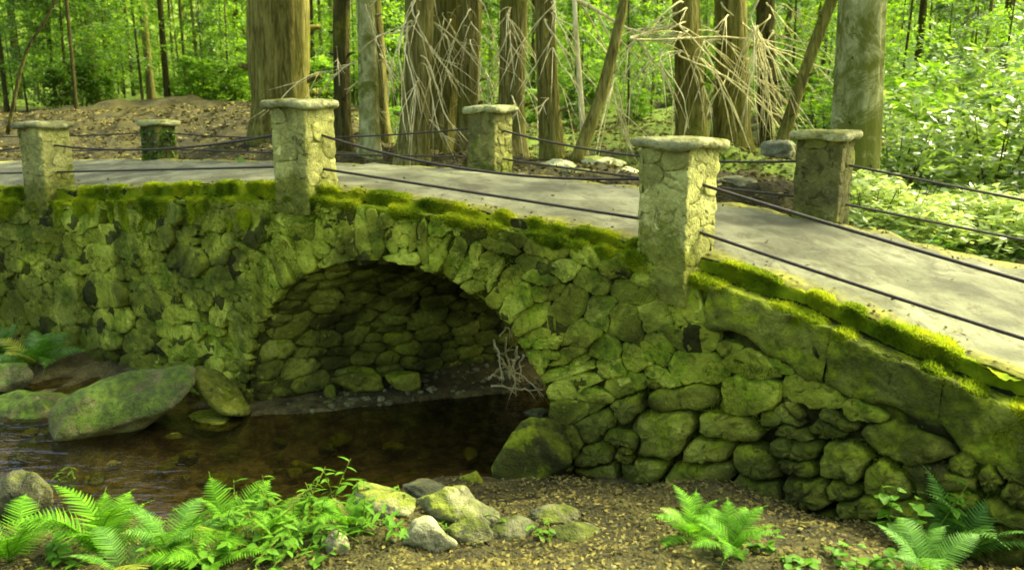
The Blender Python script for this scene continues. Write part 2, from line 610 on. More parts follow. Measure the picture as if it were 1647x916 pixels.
# ------------------------------------------------------------------ terrain
tw1, tw2, tw3 = Waves(.12, 1, dim=2), Waves(.45, 2, dim=2), Waves(1.6, 3, dim=2)
nc2, fc2 = near_c[:, :2], far_c[:, :2]
ftang = np.gradient(fc2, axis=0); ftang /= np.linalg.norm(ftang, axis=1)[:, None]
fout = np.stack([-ftang[:, 1], ftang[:, 0]], 1)
if fout[station['P2']] @ np.array([0, 1.0]) < 0: fout = -fout


def signed(P, c, nrm):
    d = ((P[:, None, 0] - c[None, :, 0]) ** 2 + (P[:, None, 1] - c[None, :, 1]) ** 2)
    i = d.argmin(1)
    v = P - c[i]
    return np.sqrt(d[np.arange(len(P)), i]) * np.sign((v * nrm[i]).sum(1)), i


def on_water(px, py):
    d = ray(px, py)
    return CAM + d * (-CAMZ / d[2])


BAR_A, BAR_B = on_water(400, 690), on_water(870, 644)      # edge of the gravel bar under the arch


def terrain(P):
    """height, green, bed for plan points P (n,2)"""
    P = np.atleast_2d(np.asarray(P, float))
    H, G, B = [], [], []
    for k in range(0, len(P), 6000):
        a = _terrain(P[k:k + 6000]); H.append(a[0]); G.append(a[1]); B.append(a[2])
    return np.concatenate(H), np.concatenate(G), np.concatenate(B)


def _terrain(P):
    x, y = P[:, 0], P[:, 1]
    dn, i_n = signed(P, nc2[::4], -outw[::4])       # >0 on the road side
    df, i_f = signed(P, fc2[::4], fout[::4])        # >0 beyond the far edge
    n1, n2, n3 = tw1(P), tw2(P), tw3(P)
    # stream side
    edge = np.interp(x, [-9, -6, -4.2, -3.0, -2.2, -1.4, -.6, .2, .8, 1.4, 3, 8],
                     [5.6, 5.9, 6.0, 5.75, 5.7, 6.0, 6.45, 6.5, 6.6, 6.7, 6.2, 6.0]) + n2 * .08
    bank = .255 * (edge - y)
    bank = np.where(bank > 0, bank, bank * .9)
    bank = np.maximum(bank, -.28 + .04 * n3)
    bank += np.where(bank > 0.03, .03 * n2 + .012 * n3, 0)
    sh = smooth(-2.7, -4.4, x) * smooth(-2.3, -.5, dn)
    shelf = -.28 + sh * (.36 + .06 * n3 + .05 * n2)
    low = np.maximum(bank, shelf)
    # road side
    zr = np.where(df > 0, far_c[::4][i_f, 2], near_c[::4][i_n, 2])
    b = np.maximum(df, 0)
    left = smooth(-1.0, -5.0, x + .12 * (y - 14))
    rise = left * (.98 * smooth(.3, 4.4, b) + .05 * np.maximum(b - 4, 0)) + (1 - left) * (.075 * np.maximum(b - 1.5, 0))
    far_up = .30 * np.maximum(b - 30, 0)
    high = zr - .14 + rise + far_up + (n2 * .07 + n3 * .025 + n1 * .15 * smooth(3, 10, b)) * smooth(0.0, 1.2, df)
    # upstream channel, cut through
    rel = P - AC
    al, la = (SKEW @ rel.T)
    lb = la
    w = smooth(3.0, 2.0, np.abs(lb)) * smooth(-.6, .2, al) * smooth(BARREL + 1.9, BARREL + .7, al + np.maximum(la, 0) * .7)
    bar = y - BAR_A[1] - (x - BAR_A[0]) * (BAR_B[1] - BAR_A[1]) / (BAR_B[0] - BAR_A[0])
    chan = -.30 + (.335 * smooth(-.15, .45, bar) + .05 * smooth(.4, 1.4, bar)) * smooth(1.5, .9, lb) + .02 * n3
    inside = (np.abs(la) < A_A + .5) & (al > -.3) & (al < BARREL + .2)
    high = high * (1 - w) + np.minimum(chan, high) * w
    up = smooth(.30, .62, dn)
    z = low * (1 - up) + high * up
    z = np.where(inside, np.minimum(chan, .3), z)
    bed = smooth(.10, -.02, z)
    green = smooth(6, 13, b) * .8 * left + (1 - left) * smooth(1.5, 5, b) * .8
    green = np.where(dn < 0, .12 + .25 * smooth(-3, -5, x) * smooth(.1, .3, z), green)
    green = np.where((df > 0) & (x > 4.5), .45, green)
    return z, green, bed


gx = np.concatenate([-np.geomspace(120, 12.2, 26), np.arange(-12, 10, .16), np.geomspace(10.1, 120, 26)])
gy = np.concatenate([np.arange(-6, 2, .8), np.arange(2, 16, .16), np.arange(16, 30, .5), np.geomspace(30.5, 160, 26)])
GX, GY = np.meshgrid(gx, gy)
gp = np.stack([GX.ravel(), GY.ravel()], 1)
gz, gg, gb = terrain(gp)
nx_, ny_ = len(gx), len(gy)
idx = np.arange(nx_ * ny_).reshape(ny_, nx_)
gf = np.stack([idx[:-1, :-1], idx[:-1, 1:], idx[1:, 1:], idx[1:, :-1]], -1).reshape(-1, 4)
ground = link_mesh('ground', np.column_stack([gp, gz]), gf, M['ground'])
for nm, arr in (('green', gg), ('bed', gb)):
    a = ground.data.attributes.new(nm, 'FLOAT', 'POINT'); a.data.foreach_set('value', arr.astype(np.float32))
tag(ground, 'brown leaf-strewn woodland ground with earthy stream banks', None, None, 'structure')


def gz_at(x, y):
    return float(terrain([[x, y]])[0][0])


def ground_hit(px, py, y0=2.5, y1=60):
    d = ray(px, py)
    Ys = np.concatenate([np.arange(y0, 14, .04), np.arange(14, y1, .3)])
    P = CAM + d[None] * (Ys / d[1])[:, None]
    h = terrain(P[:, :2])[0]
    k = np.nonzero(P[:, 2] <= h)[0]
    i = k[0] if len(k) else len(Ys) - 1
    return np.array([P[i, 0], P[i, 1], h[i]])


# water
wv = [(-40, 1, 0), (4, 1, 0), (9, 20, 0), (-40, 20, 0)]
wxs = np.linspace(-30, 8, 80); wys = np.linspace(2.5, 17, 40)
WX, WY = np.meshgrid(wxs, wys)
wi = np.arange(80 * 40).reshape(40, 80)
water = link_mesh('water', np.column_stack([WX.ravel(), WY.ravel(), np.zeros(3200)]),
                  np.stack([wi[:-1, :-1], wi[:-1, 1:], wi[1:, 1:], wi[1:, :-1]], -1).reshape(-1, 4), M['water'])
tag(water, 'shallow brown stream flowing under the stone arch', None, None, 'structure')

# ------------------------------------------------------------------ road deck
RW = 15
rv, redge = [], []
for i in range(ST):
    x, y, z, ox, oy = near_at(arc[i])
    inset = .10 + .06 * float(smooth(S_P3 - .3, S_P3 + .5, arc[i]))
    a = np.array([x - ox * inset, y - oy * inset, z])
    b = far_c[i]
    wdt = np.linalg.norm(b - a)
    for k in range(RW):
        u = k / (RW - 1)
        p = a * (1 - u) + b * u
        p = p + np.array([0, 0, .05 * math.sin(math.pi * u) + .012 * tw3(p[:2][None])[0]])
        rv.append(p); redge.append(min(u, 1 - u) * wdt)
ri = np.arange(ST * RW).reshape(ST, RW)
rf = [tuple(q) for q in np.stack([ri[:-1, :-1], ri[1:, :-1], ri[1:, 1:], ri[:-1, 1:]], -1).reshape(-1, 4)]
# slab sides
nb = len(rv)
for k in (0, RW - 1):
    base = len(rv)
    for i in range(ST):
        p = np.array(rv[ri[i, k]]); rv.append(p - np.array([0, 0, .24])); redge.append(0)
    for i in range(ST - 1):
        q = (ri[i, k], base + i, base + i + 1, ri[i + 1, k])
        rf.append(q if k == 0 else q[::-1])
road = link_mesh('road', rv, rf, M['road'])
a = road.data.attributes.new('edge', 'FLOAT', 'POINT'); a.data.foreach_set('value', np.array(redge, np.float32))
road.data.materials.append(M['mortar'])
for pl in road.data.polygons[(ST - 1) * (RW - 1):]: pl.material_index = 1
tag(road, 'pale worn concrete road with mossy rims crossing the arch', None, None, 'structure')

# ------------------------------------------------------------------ stone packing
def pack(seeds, inside, x0, x1, y0, y1, step, fill=None, lim=1.12, gap=.012, n_ang=18, seed=3, warp=.010):
    """seeds: list of (c(2,), Mtx(2,2), tagdata); anisotropic cells; fill(rng,x,y)->Mtx adds stones in the free places"""
    r = np.random.default_rng(seed)
    xs = np.arange(x0, x1, step); ys = np.arange(y0, y1, step)
    X, Y = np.meshgrid(xs, ys)
    ok = inside(X, Y)
    D = np.full(X.shape, 9.0); Lb = np.full(X.shape, -1, int)

    WX = X + warp * Waves(2.4, seed + 90, dim=2)(np.stack([X, Y], -1)); WY = Y + warp * Waves(2.4, seed + 91, dim=2)(np.stack([X, Y], -1))

    def put(c, m, li):
        inv = np.linalg.inv(m)
        rx = np.abs(inv[0]).sum() * 1.5; ry = np.abs(inv[1]).sum() * 1.5
        i0, i1 = np.searchsorted(xs, [c[0] - rx, c[0] + rx]); j0, j1 = np.searchsorted(ys, [c[1] - ry, c[1] + ry])
        if i1 <= i0 or j1 <= j0: return
        dx = WX[j0:j1, i0:i1] - c[0]; dy = WY[j0:j1, i0:i1] - c[1]
        u = m[0, 0] * dx + m[0, 1] * dy; v = m[1, 0] * dx + m[1, 1] * dy
        d = (np.abs(u) ** 3.4 + np.abs(v) ** 3.4) ** (1 / 3.4)
        better = d < D[j0:j1, i0:i1]
        D[j0:j1, i0:i1][better] = d[better]; Lb[j0:j1, i0:i1][better] = li

    S = [list(s) for s in seeds]
    for li, s in enumerate(S): put(s[0], s[1], li)
    if fill is not None:
        for tries in range(2600):
            free = np.argwhere(ok & (D > 1.25))
            if len(free) == 0: break
            j, i = free[r.integers(len(free))]
            c = np.array([xs[i], ys[j]])
            m, dat = fill(r, c[0], c[1])
            S.append([c, m, dat]); put(c, m, len(S) - 1)
    out = []
    for li, (c, m, dat) in enumerate(S):
        jj, ii = np.nonzero((Lb == li) & ok & (D < lim))
        if len(jj) < 6: continue
        cc = np.array([xs[ii].mean(), ys[jj].mean()])
        lab = lambda p: ((lambda i, j: (0 <= i < len(xs)) and (0 <= j < len(ys)) and Lb[j, i] == li and ok[j, i] and D[j, i] < lim)
                         (int(round((p[0] - x0) / step)), int(round((p[1] - y0) / step))))
        if not lab(cc): cc = np.array(c)
        if not lab(cc): continue
        rad = []
        for k in range(n_ang):
            th = 2 * math.pi * (k + .25) / n_ang
            dv = np.array([math.cos(th), math.sin(th)])
            t = 0
            while t < 1.2 and lab(cc + dv * t): t += step * .6
            rad.append(max(t - gap, .012))
        rad = np.array(rad)
        rad = .8 * rad + .1 * np.roll(rad, 1) + .1 * np.roll(rad, -1)
        rad *= 1 + r.normal(0, .03, n_ang)
        th = 2 * math.pi * (np.arange(n_ang) + .25) / n_ang
        poly = np.stack([np.cos(th) * rad, np.sin(th) * rad], 1)
        out.append((cc, poly, dat, m))
    return out


def stone_geo(cc, poly, place, h, r, back=.07, tilt=.12, round_=1.0):
    """rounded stone on a surface; place(x, y, depth) -> xyz"""
    n = len(poly)
    tx, ty = r.normal(0, tilt, 2)
    V, F = [], []
    prof = [(1.0, -back), (1.0, h * .15), (.93, h * .62), (.74, h * .95), (.40, h * 1.08)] if round_ > .5 else [(1.0, -back), (1.0, h * .45), (.965, h * .88), (.86, h * 1.0), (.45, h * 1.02)]
    for sc, d in prof:
        q = cc + poly * sc
        dd = d + (poly[:, 0] * tx + poly[:, 1] * ty) * sc * (d > 0) + r.normal(0, h * .16, n) * (d > 0)
        V.append(place(q[:, 0], q[:, 1], dd))
    V = np.concatenate(V + [place(cc[0:1], cc[1:2], np.array([h * 1.1]))])
    for ring in range(len(prof) - 1):
        for k in range(n):
            k2 = (k + 1) % n
            F.append((ring * n + k, ring * n + k2, (ring + 1) * n + k2, (ring + 1) * n + k))
    last = (len(prof) - 1) * n
    for k in range(n):
        F.append((last + k, last + (k + 1) % n, len(V) - 1))
    return V, F


def mat_px(s, z, w, h, ang):
    """ellipse of w x h photo pixels turned by ang (clockwise in the picture) as a matrix in (s, z)"""
    J = wall_jac(s, z)
    c, sn = math.cos(R(ang)), math.sin(R(ang))
    rot = np.array([[c, sn], [-sn, c]])
    return np.diag([2 / w, 2 / h]) @ rot @ J


def mat_m(w, h, ang):
    c, sn = math.cos(R(ang)), math.sin(R(ang))
    return np.diag([2 / w, 2 / h]) @ np.array([[c, sn], [-sn, c]])


BRIDGE_STONES = []          # (share of the picture, name, verts, faces, material, parent)


def keep_stone(name, V, F, mat, parent):
    q = np.array([proj(v) for v in V[18:36]]) if len(V) > 36 else np.array([proj(v) for v in V])
    c = q.mean(0)
    seen = 0 if not (-20 < c[0] < PW + 20 and -20 < c[1] < PH + 20) else float(np.ptp(q[:, 0]) * np.ptp(q[:, 1]))
    BRIDGE_STONES.append((seen, name, V, F, mat, parent))


def lay_stones(limit):
    """the stones that show largest become pieces of their own, the small rest one rubble part per wall"""
    BRIDGE_STONES.sort(key=lambda t: -t[0])
    rest = {}
    for i, (a, name, V, F, mat, parent) in enumerate(BRIDGE_STONES):
        if i < limit or name == 'voussoir': link_mesh(name, V, F, mat, parent)
        else: rest.setdefault((parent.name, mat.name), (MB(), mat, parent))[0].add((V, F))
    for mb, mat, parent in rest.values():
        mb.link('rubble', mat, parent)['kind'] = 'stuff'


# stones read off the photograph: x, y, width, height, turn
WALL_PX = [
 (87,376,48,30,0),(104,407,58,24,-6),(26,373,58,26,0),(45,452,66,24,-6),(22,425,52,22,0),(70,495,42,78,5),(108,482,48,84,8),
 (167,468,86,54,5),(241,486,58,56,0),(273,447,28,40,10),(310,454,48,14,2),(219,458,28,18,15),(319,484,48,36,8),(308,504,58,20,16),
 (185,513,78,40,-4),(282,530,68,28,4),(323,533,30,30,0),(226,552,48,36,15),(297,560,84,30,6),(160,541,72,32,5),(158,580,90,34,0),
 (237,578,76,32,-10),(304,416,84,52,5),(211,394,54,42,0),(163,412,60,40,8),(260,384,58,36,-5),(345,402,44,60,-35),(346,450,36,50,-30),
 (20,495,44,60,0),(28,335,60,40,0),(130,352,70,40,0),(200,350,62,40,5),(268,340,66,34,0),(330,352,70,36,0),(395,350,70,44,-15),
 (432,362,60,40,-30),(350,320,60,28,0),(300,318,60,26,0),(470,345,60,36,0),(360,500,36,44,20),(340,590,50,40,20),(345,550,50,30,15),
 (455,330,50,26,0),(520,345,60,26,0),(585,336,60,22,4),(640,345,66,20,4),(705,352,60,22,6),(760,366,64,30,8),(820,376,66,34,10),
 (880,400,72,34,14),(935,384,40,18,4),(985,405,50,20,6),(940,412,56,26,8),(1000,432,60,40,10),(905,430,60,36,12),
 (915,499,48,108,34),(868,468,40,84,40),(950,452,60,40,15),(965,500,50,60,15),(1005,520,60,60,0),(975,560,60,44,-5),(940,585,54,44,0),
 (1030,575,70,44,5),(900,585,40,60,30),(905,640,46,50,20),(950,630,60,40,-10),(1010,615,70,36,-8),(1060,500,60,70,0),(1060,560,50,50,0),
 (1098,638,132,46,-3),(1070,692,104,78,-12),(1203,636,104,70,5),(1180,682,118,50,2),(1140,722,88,46,4),(1282,720,92,36,0),(1222,744,84,56,10),
 (1125,762,134,46,-3),(1214,792,104,62,8),(1300,792,92,62,0),(1366,737,92,74,8),(1455,712,164,66,14),(1320,634,124,50,14),(1280,690,84,24,0),
 (1435,772,104,62,12),(1548,752,54,54,0),(1556,799,84,42,16),(1311,858,104,84,0),(1420,852,154,50,4),(1618,846,84,32,16),(1610,892,124,60,12),
 (1400,812,84,42,6),(912,708,50,60,10),(958,731,74,42,-10),(940,778,132,56,-20),(966,682,82,46,-22),(1012,655,70,40,-25),(1036,758,92,46,-4),
 (1025,800,84,38,-4),(1600,760,40,60,30),(1500,660,110,34,18),(1575,700,120,40,25),(1390,655,90,36,14),(1130,590,110,46,5),(1130,540,60,46,8),
 (1520,900,100,60,6),(1210,850,90,50,4),(1130,810,90,40,0),(1370,900,100,50,0),(1640,800,60,50,20),
]

seeds = []
for (x, y, w, h, g) in WALL_PX:
    hit = wall_hit(x, y)
    if hit: seeds.append((np.array(hit), mat_px(hit[0], hit[1], w, h, g), 'stone'))
# voussoirs round the arch
ang = 14.0
while ang < 168:
    wv_ = random.uniform(.10, .20); hv = random.uniform(.42, .62)
    th = R(ang)
    e = np.array([A_C - math.cos(th) * A_A, A_Z0 + math.sin(th) * A_B])
    nrm = np.array([-math.cos(th) / A_A, math.sin(th) / A_B]); nrm /= np.linalg.norm(nrm)
    c = e + nrm * (hv * .5)
    ta = np.array([nrm[1], -nrm[0]])
    m = np.stack([ta * 2 / wv_, nrm * 2 / hv])
    if c[1] < near_at(c[0])[2] - .12:
        # drop stones read from the photograph that would sit in the ring
        seeds = [s for s in seeds if not (s[2] == 'stone' and np.abs(m @ (s[0] - c)).max() < 1.25)]
        seeds.append((c, m, 'voussoir'))
    ang += math.degrees(wv_ * 1.04 / math.hypot(A_A * math.sin(th), A_B * math.cos(th)))

S0, S1 = S_P1 - 1.6, S_R1 + .9


def wall_inside(s, z):
    x, y, zr, ox, oy = near_at(s)
    return (z < zr - drop_at(s) - .015 - .36 * smooth(S_P3 + .15, S_P3 + .5, s) * (s > S_P3 + .15)) & (z > -.25) & ~in_arch(s, z) & (s > S0) & (s < S1)


def wall_fill(r, s, z):
    k = .8 if s < S_P3 else 1.15
    w = r.uniform(.18, .62) * k; h = w * r.uniform(.24, .50) + .02
    return mat_m(w, h, r.normal(0, 10)), 'stone'


cells = pack(seeds, wall_inside, S0, S1, -.3, 2.6, .022, wall_fill, lim=1.25, gap=.004, n_ang=26)

bridge = thing('stone_bridge', 'mossy rubble-stone arch bridge over the brown stream', 'bridge', (0, 0, 0))
retain = thing('retaining_wall', 'mossy boulder retaining wall holding up the sloping approach road', 'wall', (0, 0, 0))
retain['kind'] = 'thing'


def wall_core(name, s0, s1, parent):
    ss = np.arange(s0, s1 + .001, .04)
    rows = 44
    V, F, ok = [], [], []
    for s in ss:
        zr = near_at(s)[2]; top = zr - float(drop_at(s)); lo = float(arch_top(s)) if abs(s - A_C) < A_A else -.45
        lo = max(lo, -.45)
        for k in range(rows):
            z = top + (lo - top) * k / (rows - 1)
            V.append((s, z))
    q = np.array(V)
    lowq = smooth(1.2, .5, q[:, 1]) * smooth(S_P3 - 1.2, S_P3 + .4, q[:, 0])
    dep = -.030 - .07 * lowq + .032 * Waves(1.6, 31, dim=2)(q) + .014 * Waves(5, 32, dim=2)(q) + rng.normal(0, .004, len(q))
    V = list(W(q[:, 0], q[:, 1], np.minimum(dep, .035)))
    n = len(ss)
    for i in range(n - 1):
        for k in range(rows - 1):
            F.append((i * rows + k, i * rows + k + 1, (i + 1) * rows + k + 1, (i + 1) * rows + k))
    # ledge on top, running in under the road slab
    b = len(V)
    for s in ss:
        zr = near_at(s)[2]; top = zr - float(drop_at(s))
        V.append(W(s, top, -.30))
    for i in range(n - 1):
        F.append((i * rows, (i + 1) * rows, b + i + 1, b + i))
    return link_mesh(name, V, F, M['mortar'], parent)


wall_b = wall_core('spandrel_wall', S_P1 - 3.2, S_P3 + .1, bridge)
wall_r = wall_core('wall_face', S_P3 + .1, S_R1 + 1.6, retain)
r0 = np.random.default_rng(5)
ns = 0
for cc, poly, dat, m in cells:
    right = cc[0] > S_P3 + .1
    size = poly.std()
    low = smooth(1.2, .5, cc[1]) * smooth(S_P3 - 1.2, S_P3 + .4, cc[0])
    h = r0.uniform(.004, .036) + .08 * float(low)
    if dat == 'voussoir': h = r0.uniform(.012, .045)
    if dat == 'slab': h = r0.uniform(.03, .045)
    if low > .3: poly = poly * r0.uniform(.86, .95)
    V, F = stone_geo(cc, poly, W, h, r0, back=.07 + .09 * float(low), tilt=.03 if dat == 'slab' else .11, round_=1.0 if low > .3 else 0.0)
    mt = M['slab'] if dat == 'slab' else (M['dry'] if low > .3 else M['stone'])
    if right: link_mesh(dat, V, F, mt, wall_r)
    else: keep_stone(dat, V, F, mt, wall_b)
    ns += 1

# mortar band under the ledge of the retaining wall, cast in lengths
sb = S_P3 + .34
while sb < S_R1 + 1.2:
    L_ = r0.uniform(.75, 1.15)
    ss_ = np.linspace(sb + .0015, sb + L_ - .0015, 34)
    V, F = [], []
    cols = 11
    w_a, w_b = Waves(1.3, int(sb * 50), dim=2), Waves(5, int(sb * 50) + 1, dim=2)
    for i_, s_ in enumerate(ss_):
        tp = near_at(s_)[2] - float(drop_at(s_)) + .012 * math.sin(s_ * 9) + .008 * math.sin(s_ * 23); bt = tp - .37 + .05 * math.sin(s_ * 5) + .02 * math.sin(s_ * 17)
        for k_ in range(cols):
            z_ = tp + .004 + (bt - tp) * k_ / (cols - 1)
            e_ = min(i_, len(ss_) - 1 - i_)
            dp_ = .045 + .014 * w_a(np.array([s_, z_])) + .010 * w_b(np.array([s_, z_])) + r0.normal(0, .004) - (.006 if e_ == 0 else 0) - (.05 if k_ == cols - 1 else 0)
            V.append(W(s_, z_, dp_))
    n_ = len(ss_)
    for i_ in range(n_ - 1):
        for k_ in range(cols - 1):
            F.append((i_ * cols + k_, i_ * cols + k_ + 1, (i_ + 1) * cols + k_ + 1, (i_ + 1) * cols + k_))
    b_ = len(V)
    V += [W(s_, near_at(s_)[2] - float(drop_at(s_)) + .004, -.1) for s_ in ss_]
    F += [(i_ * cols, (i_ + 1) * cols, b_ + i_ + 1, b_ + i_) for i_ in range(n_ - 1)]
    link_mesh('mortar_band', V, F, M['slab'], retain)
    sb += L_

# ------------------------------------------------------------------ vault of the arch and the wing wall behind it
VU = BARREL + 3.6
FOOT = W(A_C - A_A, A_Z0)[:2]


def vault_pt(u, v, d=0.0):
    """u upstream, v = 0..1 round the arch from the left foot to the right; d = into the opening"""
    th = np.asarray(v, float) * math.pi
    la = -np.cos(th) * (A_A - d); z = A_Z0 + np.sin(th) * (A_B - d)
    P = W(A_C + la, z, -.03)
    P[..., 0] += AXIS[0] * np.asarray(u, float)
    P[..., 1] += AXIS[1] * np.asarray(u, float)
    return P


def wing_pt(u, z, d=0.0):
    """bank wall that carries the left foot of the vault on upstream"""
    u = np.asarray(u, float); z = np.asarray(z, float)
    la = .1 * np.maximum(z, 0) + (u - BARREL) ** 2 * .16 + d
    return np.stack([FOOT[0] + AXIS[0] * u + LAT[0] * la, FOOT[1] + AXIS[1] * u + LAT[1] * la, z + 0 * u], -1)


uu = np.linspace(-.0, BARREL, 20); vv = np.linspace(0, 1, 40)
V, F = [], []
for u in uu:
    for v in vv: V.append(vault_pt(u, v, -.01))
V += [vault_pt(u, e, -.01) - np.array([0, 0, .7]) for u in uu for e in (0, 1)]
nv = len(vv)
for i in range(len(uu) - 1):
    for k in range(nv - 1):
        F.append((i * nv + k, (i + 1) * nv + k, (i + 1) * nv + k + 1, i * nv + k + 1))
    b = len(uu) * nv
    F.append((b + 2 * i, b + 2 * i + 2, (i + 1) * nv, i * nv))
    F.append((i * nv + nv - 1, (i + 1) * nv + nv - 1, b + 2 * i + 3, b + 2 * i + 1))
vault = link_mesh('vault', V, F, M['mortar'], bridge)

# stones on the vault; girth measured in metres along the arch
G = A_A * 2 * .0 + math.pi * math.sqrt((A_A ** 2 + A_B ** 2) / 2)
vin = lambda x, y: (x > .03) & (x < BARREL) & (y > -.1) & (y < G)


def vfill(r, x, y):
    w = r.uniform(.25, .55)
    return mat_m(w, w * r.uniform(.4, .65), r.normal(0, 5)), 'stone'


vplace = lambda x, y, d: np.where((np.asarray(y) < 0)[:, None], vault_pt(x, 0 * np.asarray(y), d) + np.stack([0 * np.asarray(y), 0 * np.asarray(y), np.minimum(y, 0)], -1), vault_pt(x, np.asarray(y) / G, d))
for cc, poly, dat, m in pack([], vin, 0, BARREL, -.1, G, .03, vfill, lim=1.2, gap=.01, n_ang=12, seed=8):
    V, F = stone_geo(cc, poly, vplace, r0.uniform(.02, .06), r0, tilt=.1)
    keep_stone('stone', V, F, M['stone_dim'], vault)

# wing wall upstream
us = np.linspace(BARREL - .02, VU, 16); zs = np.linspace(-.4, 1.75, 12)
V = [wing_pt(max(u, BARREL + .001), z) for u in us for z in zs]
F = [(i * 12 + k, (i + 1) * 12 + k, (i + 1) * 12 + k + 1, i * 12 + k + 1) for i in range(15) for k in range(11)]
b = len(V)
V += [wing_pt(max(u, BARREL + .001), 1.75, -.6) for u in us]
F += [(i * 12 + 11, (i + 1) * 12 + 11, b + i + 1, b + i) for i in range(15)]
wing = link_mesh('wing_wall', V, F, M['mortar'], bridge)
win = lambda x, y: (x > BARREL + .02) & (x < VU) & (y > -.1) & (y < 1.7)
for cc, poly, dat, m in pack([], win, BARREL, VU, -.1, 1.75, .03, vfill, lim=1.2, gap=.01, n_ang=12, seed=9):
    V, F = stone_geo(cc, poly, lambda x, y, d: wing_pt(np.maximum(x, BARREL + .001), y, d), r0.uniform(.03, .08), r0, tilt=.12)
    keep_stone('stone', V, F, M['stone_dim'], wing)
lay_stones(310)

# far face of the bridge (seen only from elsewhere)
V, F = [], []
fs = range(station['P1'], station['R1'])
for q, i in enumerate(fs):
    p = far_c[i]
    la = float((SKEW @ (p[:2] - AC))[1])
    lo = A_Z0 + A_B * math.sqrt(max(0, 1 - (la / A_A) ** 2)) if abs(la) < A_A else -.4
    V += [(p[0], p[1], p[2] - .05), (p[0], p[1], lo)]
    if q: F.append((2 * q - 2, 2 * q, 2 * q + 1, 2 * q - 1))
link_mesh('far_wall', V, F, M['mortar'], bridge)

# ------------------------------------------------------------------ moss on the ledges
def moss_strip(s0, s1, parent, seed):
    r = np.random.default_rng(seed)
    ss = np.arange(s0, s1, .02)
    w1, w2, w3 = Waves(.8, seed, dim=1), Waves(2.6, seed + 1, n=24, dim=1), Waves(1.1, seed + 2, n=24, dim=1)
    a = w1(ss[:, None]); b = w2(ss[:, None]); c = w3(ss[:, None])
    x, y, zr, ox, oy = near_at(ss); dr = drop_at(ss)
    inset = .10 + .06 * smooth(S_P3 - .3, S_P3 + .5, ss)
    hang = .05 + .17 * smooth(S_P2 + .1, S_P2 - .5, ss)
    pa = smooth(-1.2, .7, a + .7 * b); pb_ = smooth(-1.0, .9, c + .7 * b)
    ta = (.026 + .008 * b) * pa - .006; tb = (.030 + .010 * a) * pb_ - .008
    rim = [(-inset - .11 - .07 * a - .03 * b, -.004 + .006 * pa), (-inset - .05 - .02 * a, ta), (-inset + .012 + .01 * b, ta * .7), (-inset + .018 * pa + .006 * c, -.03 - .02 * pa + .01 * b), (-inset + .004 + .012 * pb_, -dr * .8 + .015 * c)]
    ledge = [(-inset + .02, -dr + .03 * pb_), (-.05 + 0 * ss, -dr + tb * 1.1), (.012 + .012 * b, -dr + tb * .6), (.012 + .03 * pb_, -dr - .035), (.006 + .01 * pb_, -dr - .05 - hang * pb_ * (1 + .5 * b))]
    for prof in (rim, ledge):
        m = len(prof)
        V = np.stack([np.stack([x + ox * o, y + oy * o, zr + dz], -1) for o, dz in prof], 1)
        V[..., 2] += r.normal(0, .004, V.shape[:2])
        I = np.arange(len(ss) * m).reshape(len(ss), m)
        F = np.stack([I[:-1, :-1], I[:-1, 1:], I[1:, 1:], I[1:, :-1]], -1).reshape(-1, 4)
        o = link_mesh('moss_cushion', V.reshape(-1, 3), F, M['moss'], parent)
        o['kind'] = 'stuff'
        n = int((s1 - s0) * 7500)
        i = r.integers(0, len(ss) - 1, n); k = r.integers(0, m - 1, n); u = r.uniform(0, 1, (n, 1)); v = r.uniform(0, 1, (n, 1))
        keep = (pa if prof is rim else pb_)[i] > r.uniform(0.1, .9, n)
        P = ((V[i, k] * (1 - u) + V[i, k + 1] * u) * (1 - v) + (V[i + 1, k] * (1 - u) + V[i + 1, k + 1] * u) * v)[keep]
        i = i[keep]; n = len(P)
        moss_blades(P, np.stack([ox[i] * .5, oy[i] * .5, np.full(n, .75)], 1), r, parent)


def moss_blades(P, d, r, parent, L0=.010, L1=.046, mat='moss'):
    n = len(P)
    d = d + r.normal(0, .45, (n, 3))
    d /= np.linalg.norm(d, axis=1)[:, None]
    side = np.cross(d, r.normal(size=(n, 3))); side /= np.linalg.norm(side, axis=1)[:, None]
    L = r.uniform(L0, L1, (n, 1)); w = r.uniform(.003, .007, (n, 1))
    me = quads_mesh('moss_tuft', np.stack([P - side * w, P + side * w, P + d * L], 1), M[mat])
    o = link_data('moss_tuft', me, parent); o['kind'] = 'stuff'


# thin moss growing over the face of the walls in patches
def face_moss(s0, s1, parent, n, seed):
    r = np.random.default_rng(seed)
    s = r.uniform(s0, s1, n); x, y, zr, ox, oy = near_at(s)
    z = zr - drop_at(s) - (zr + .1) * r.uniform(0, 1, n) ** 1.5
    q = np.stack([s, z], 1)
    d = Waves(.55, seed, dim=2)(q) + .7 * Waves(2.0, seed + 1, dim=2)(q) + .5 * smooth(1.2, 2.2, z)
    k = (d > .55) & ~in_arch(s, z)
    P = W(s[k], z[k], r.uniform(.02, .05, k.sum()))
    moss_blades(P, np.stack([ox[k] * .7, oy[k] * .7, np.full(k.sum(), .1)], 1), r, parent, .006, .022, 'moss_dark')


face_moss(S_P1 - 2.2, S_P3 + .1, bridge, 90000, 44)
face_moss(S_P3 + .1, S_R1 + 1.2, retain, 50000, 45)
moss_strip(S_P1 - 2.4, S_P3 + .1, bridge, 41)
moss_strip(S_P3 + .1, S_R1 + 1.4, retain, 42)

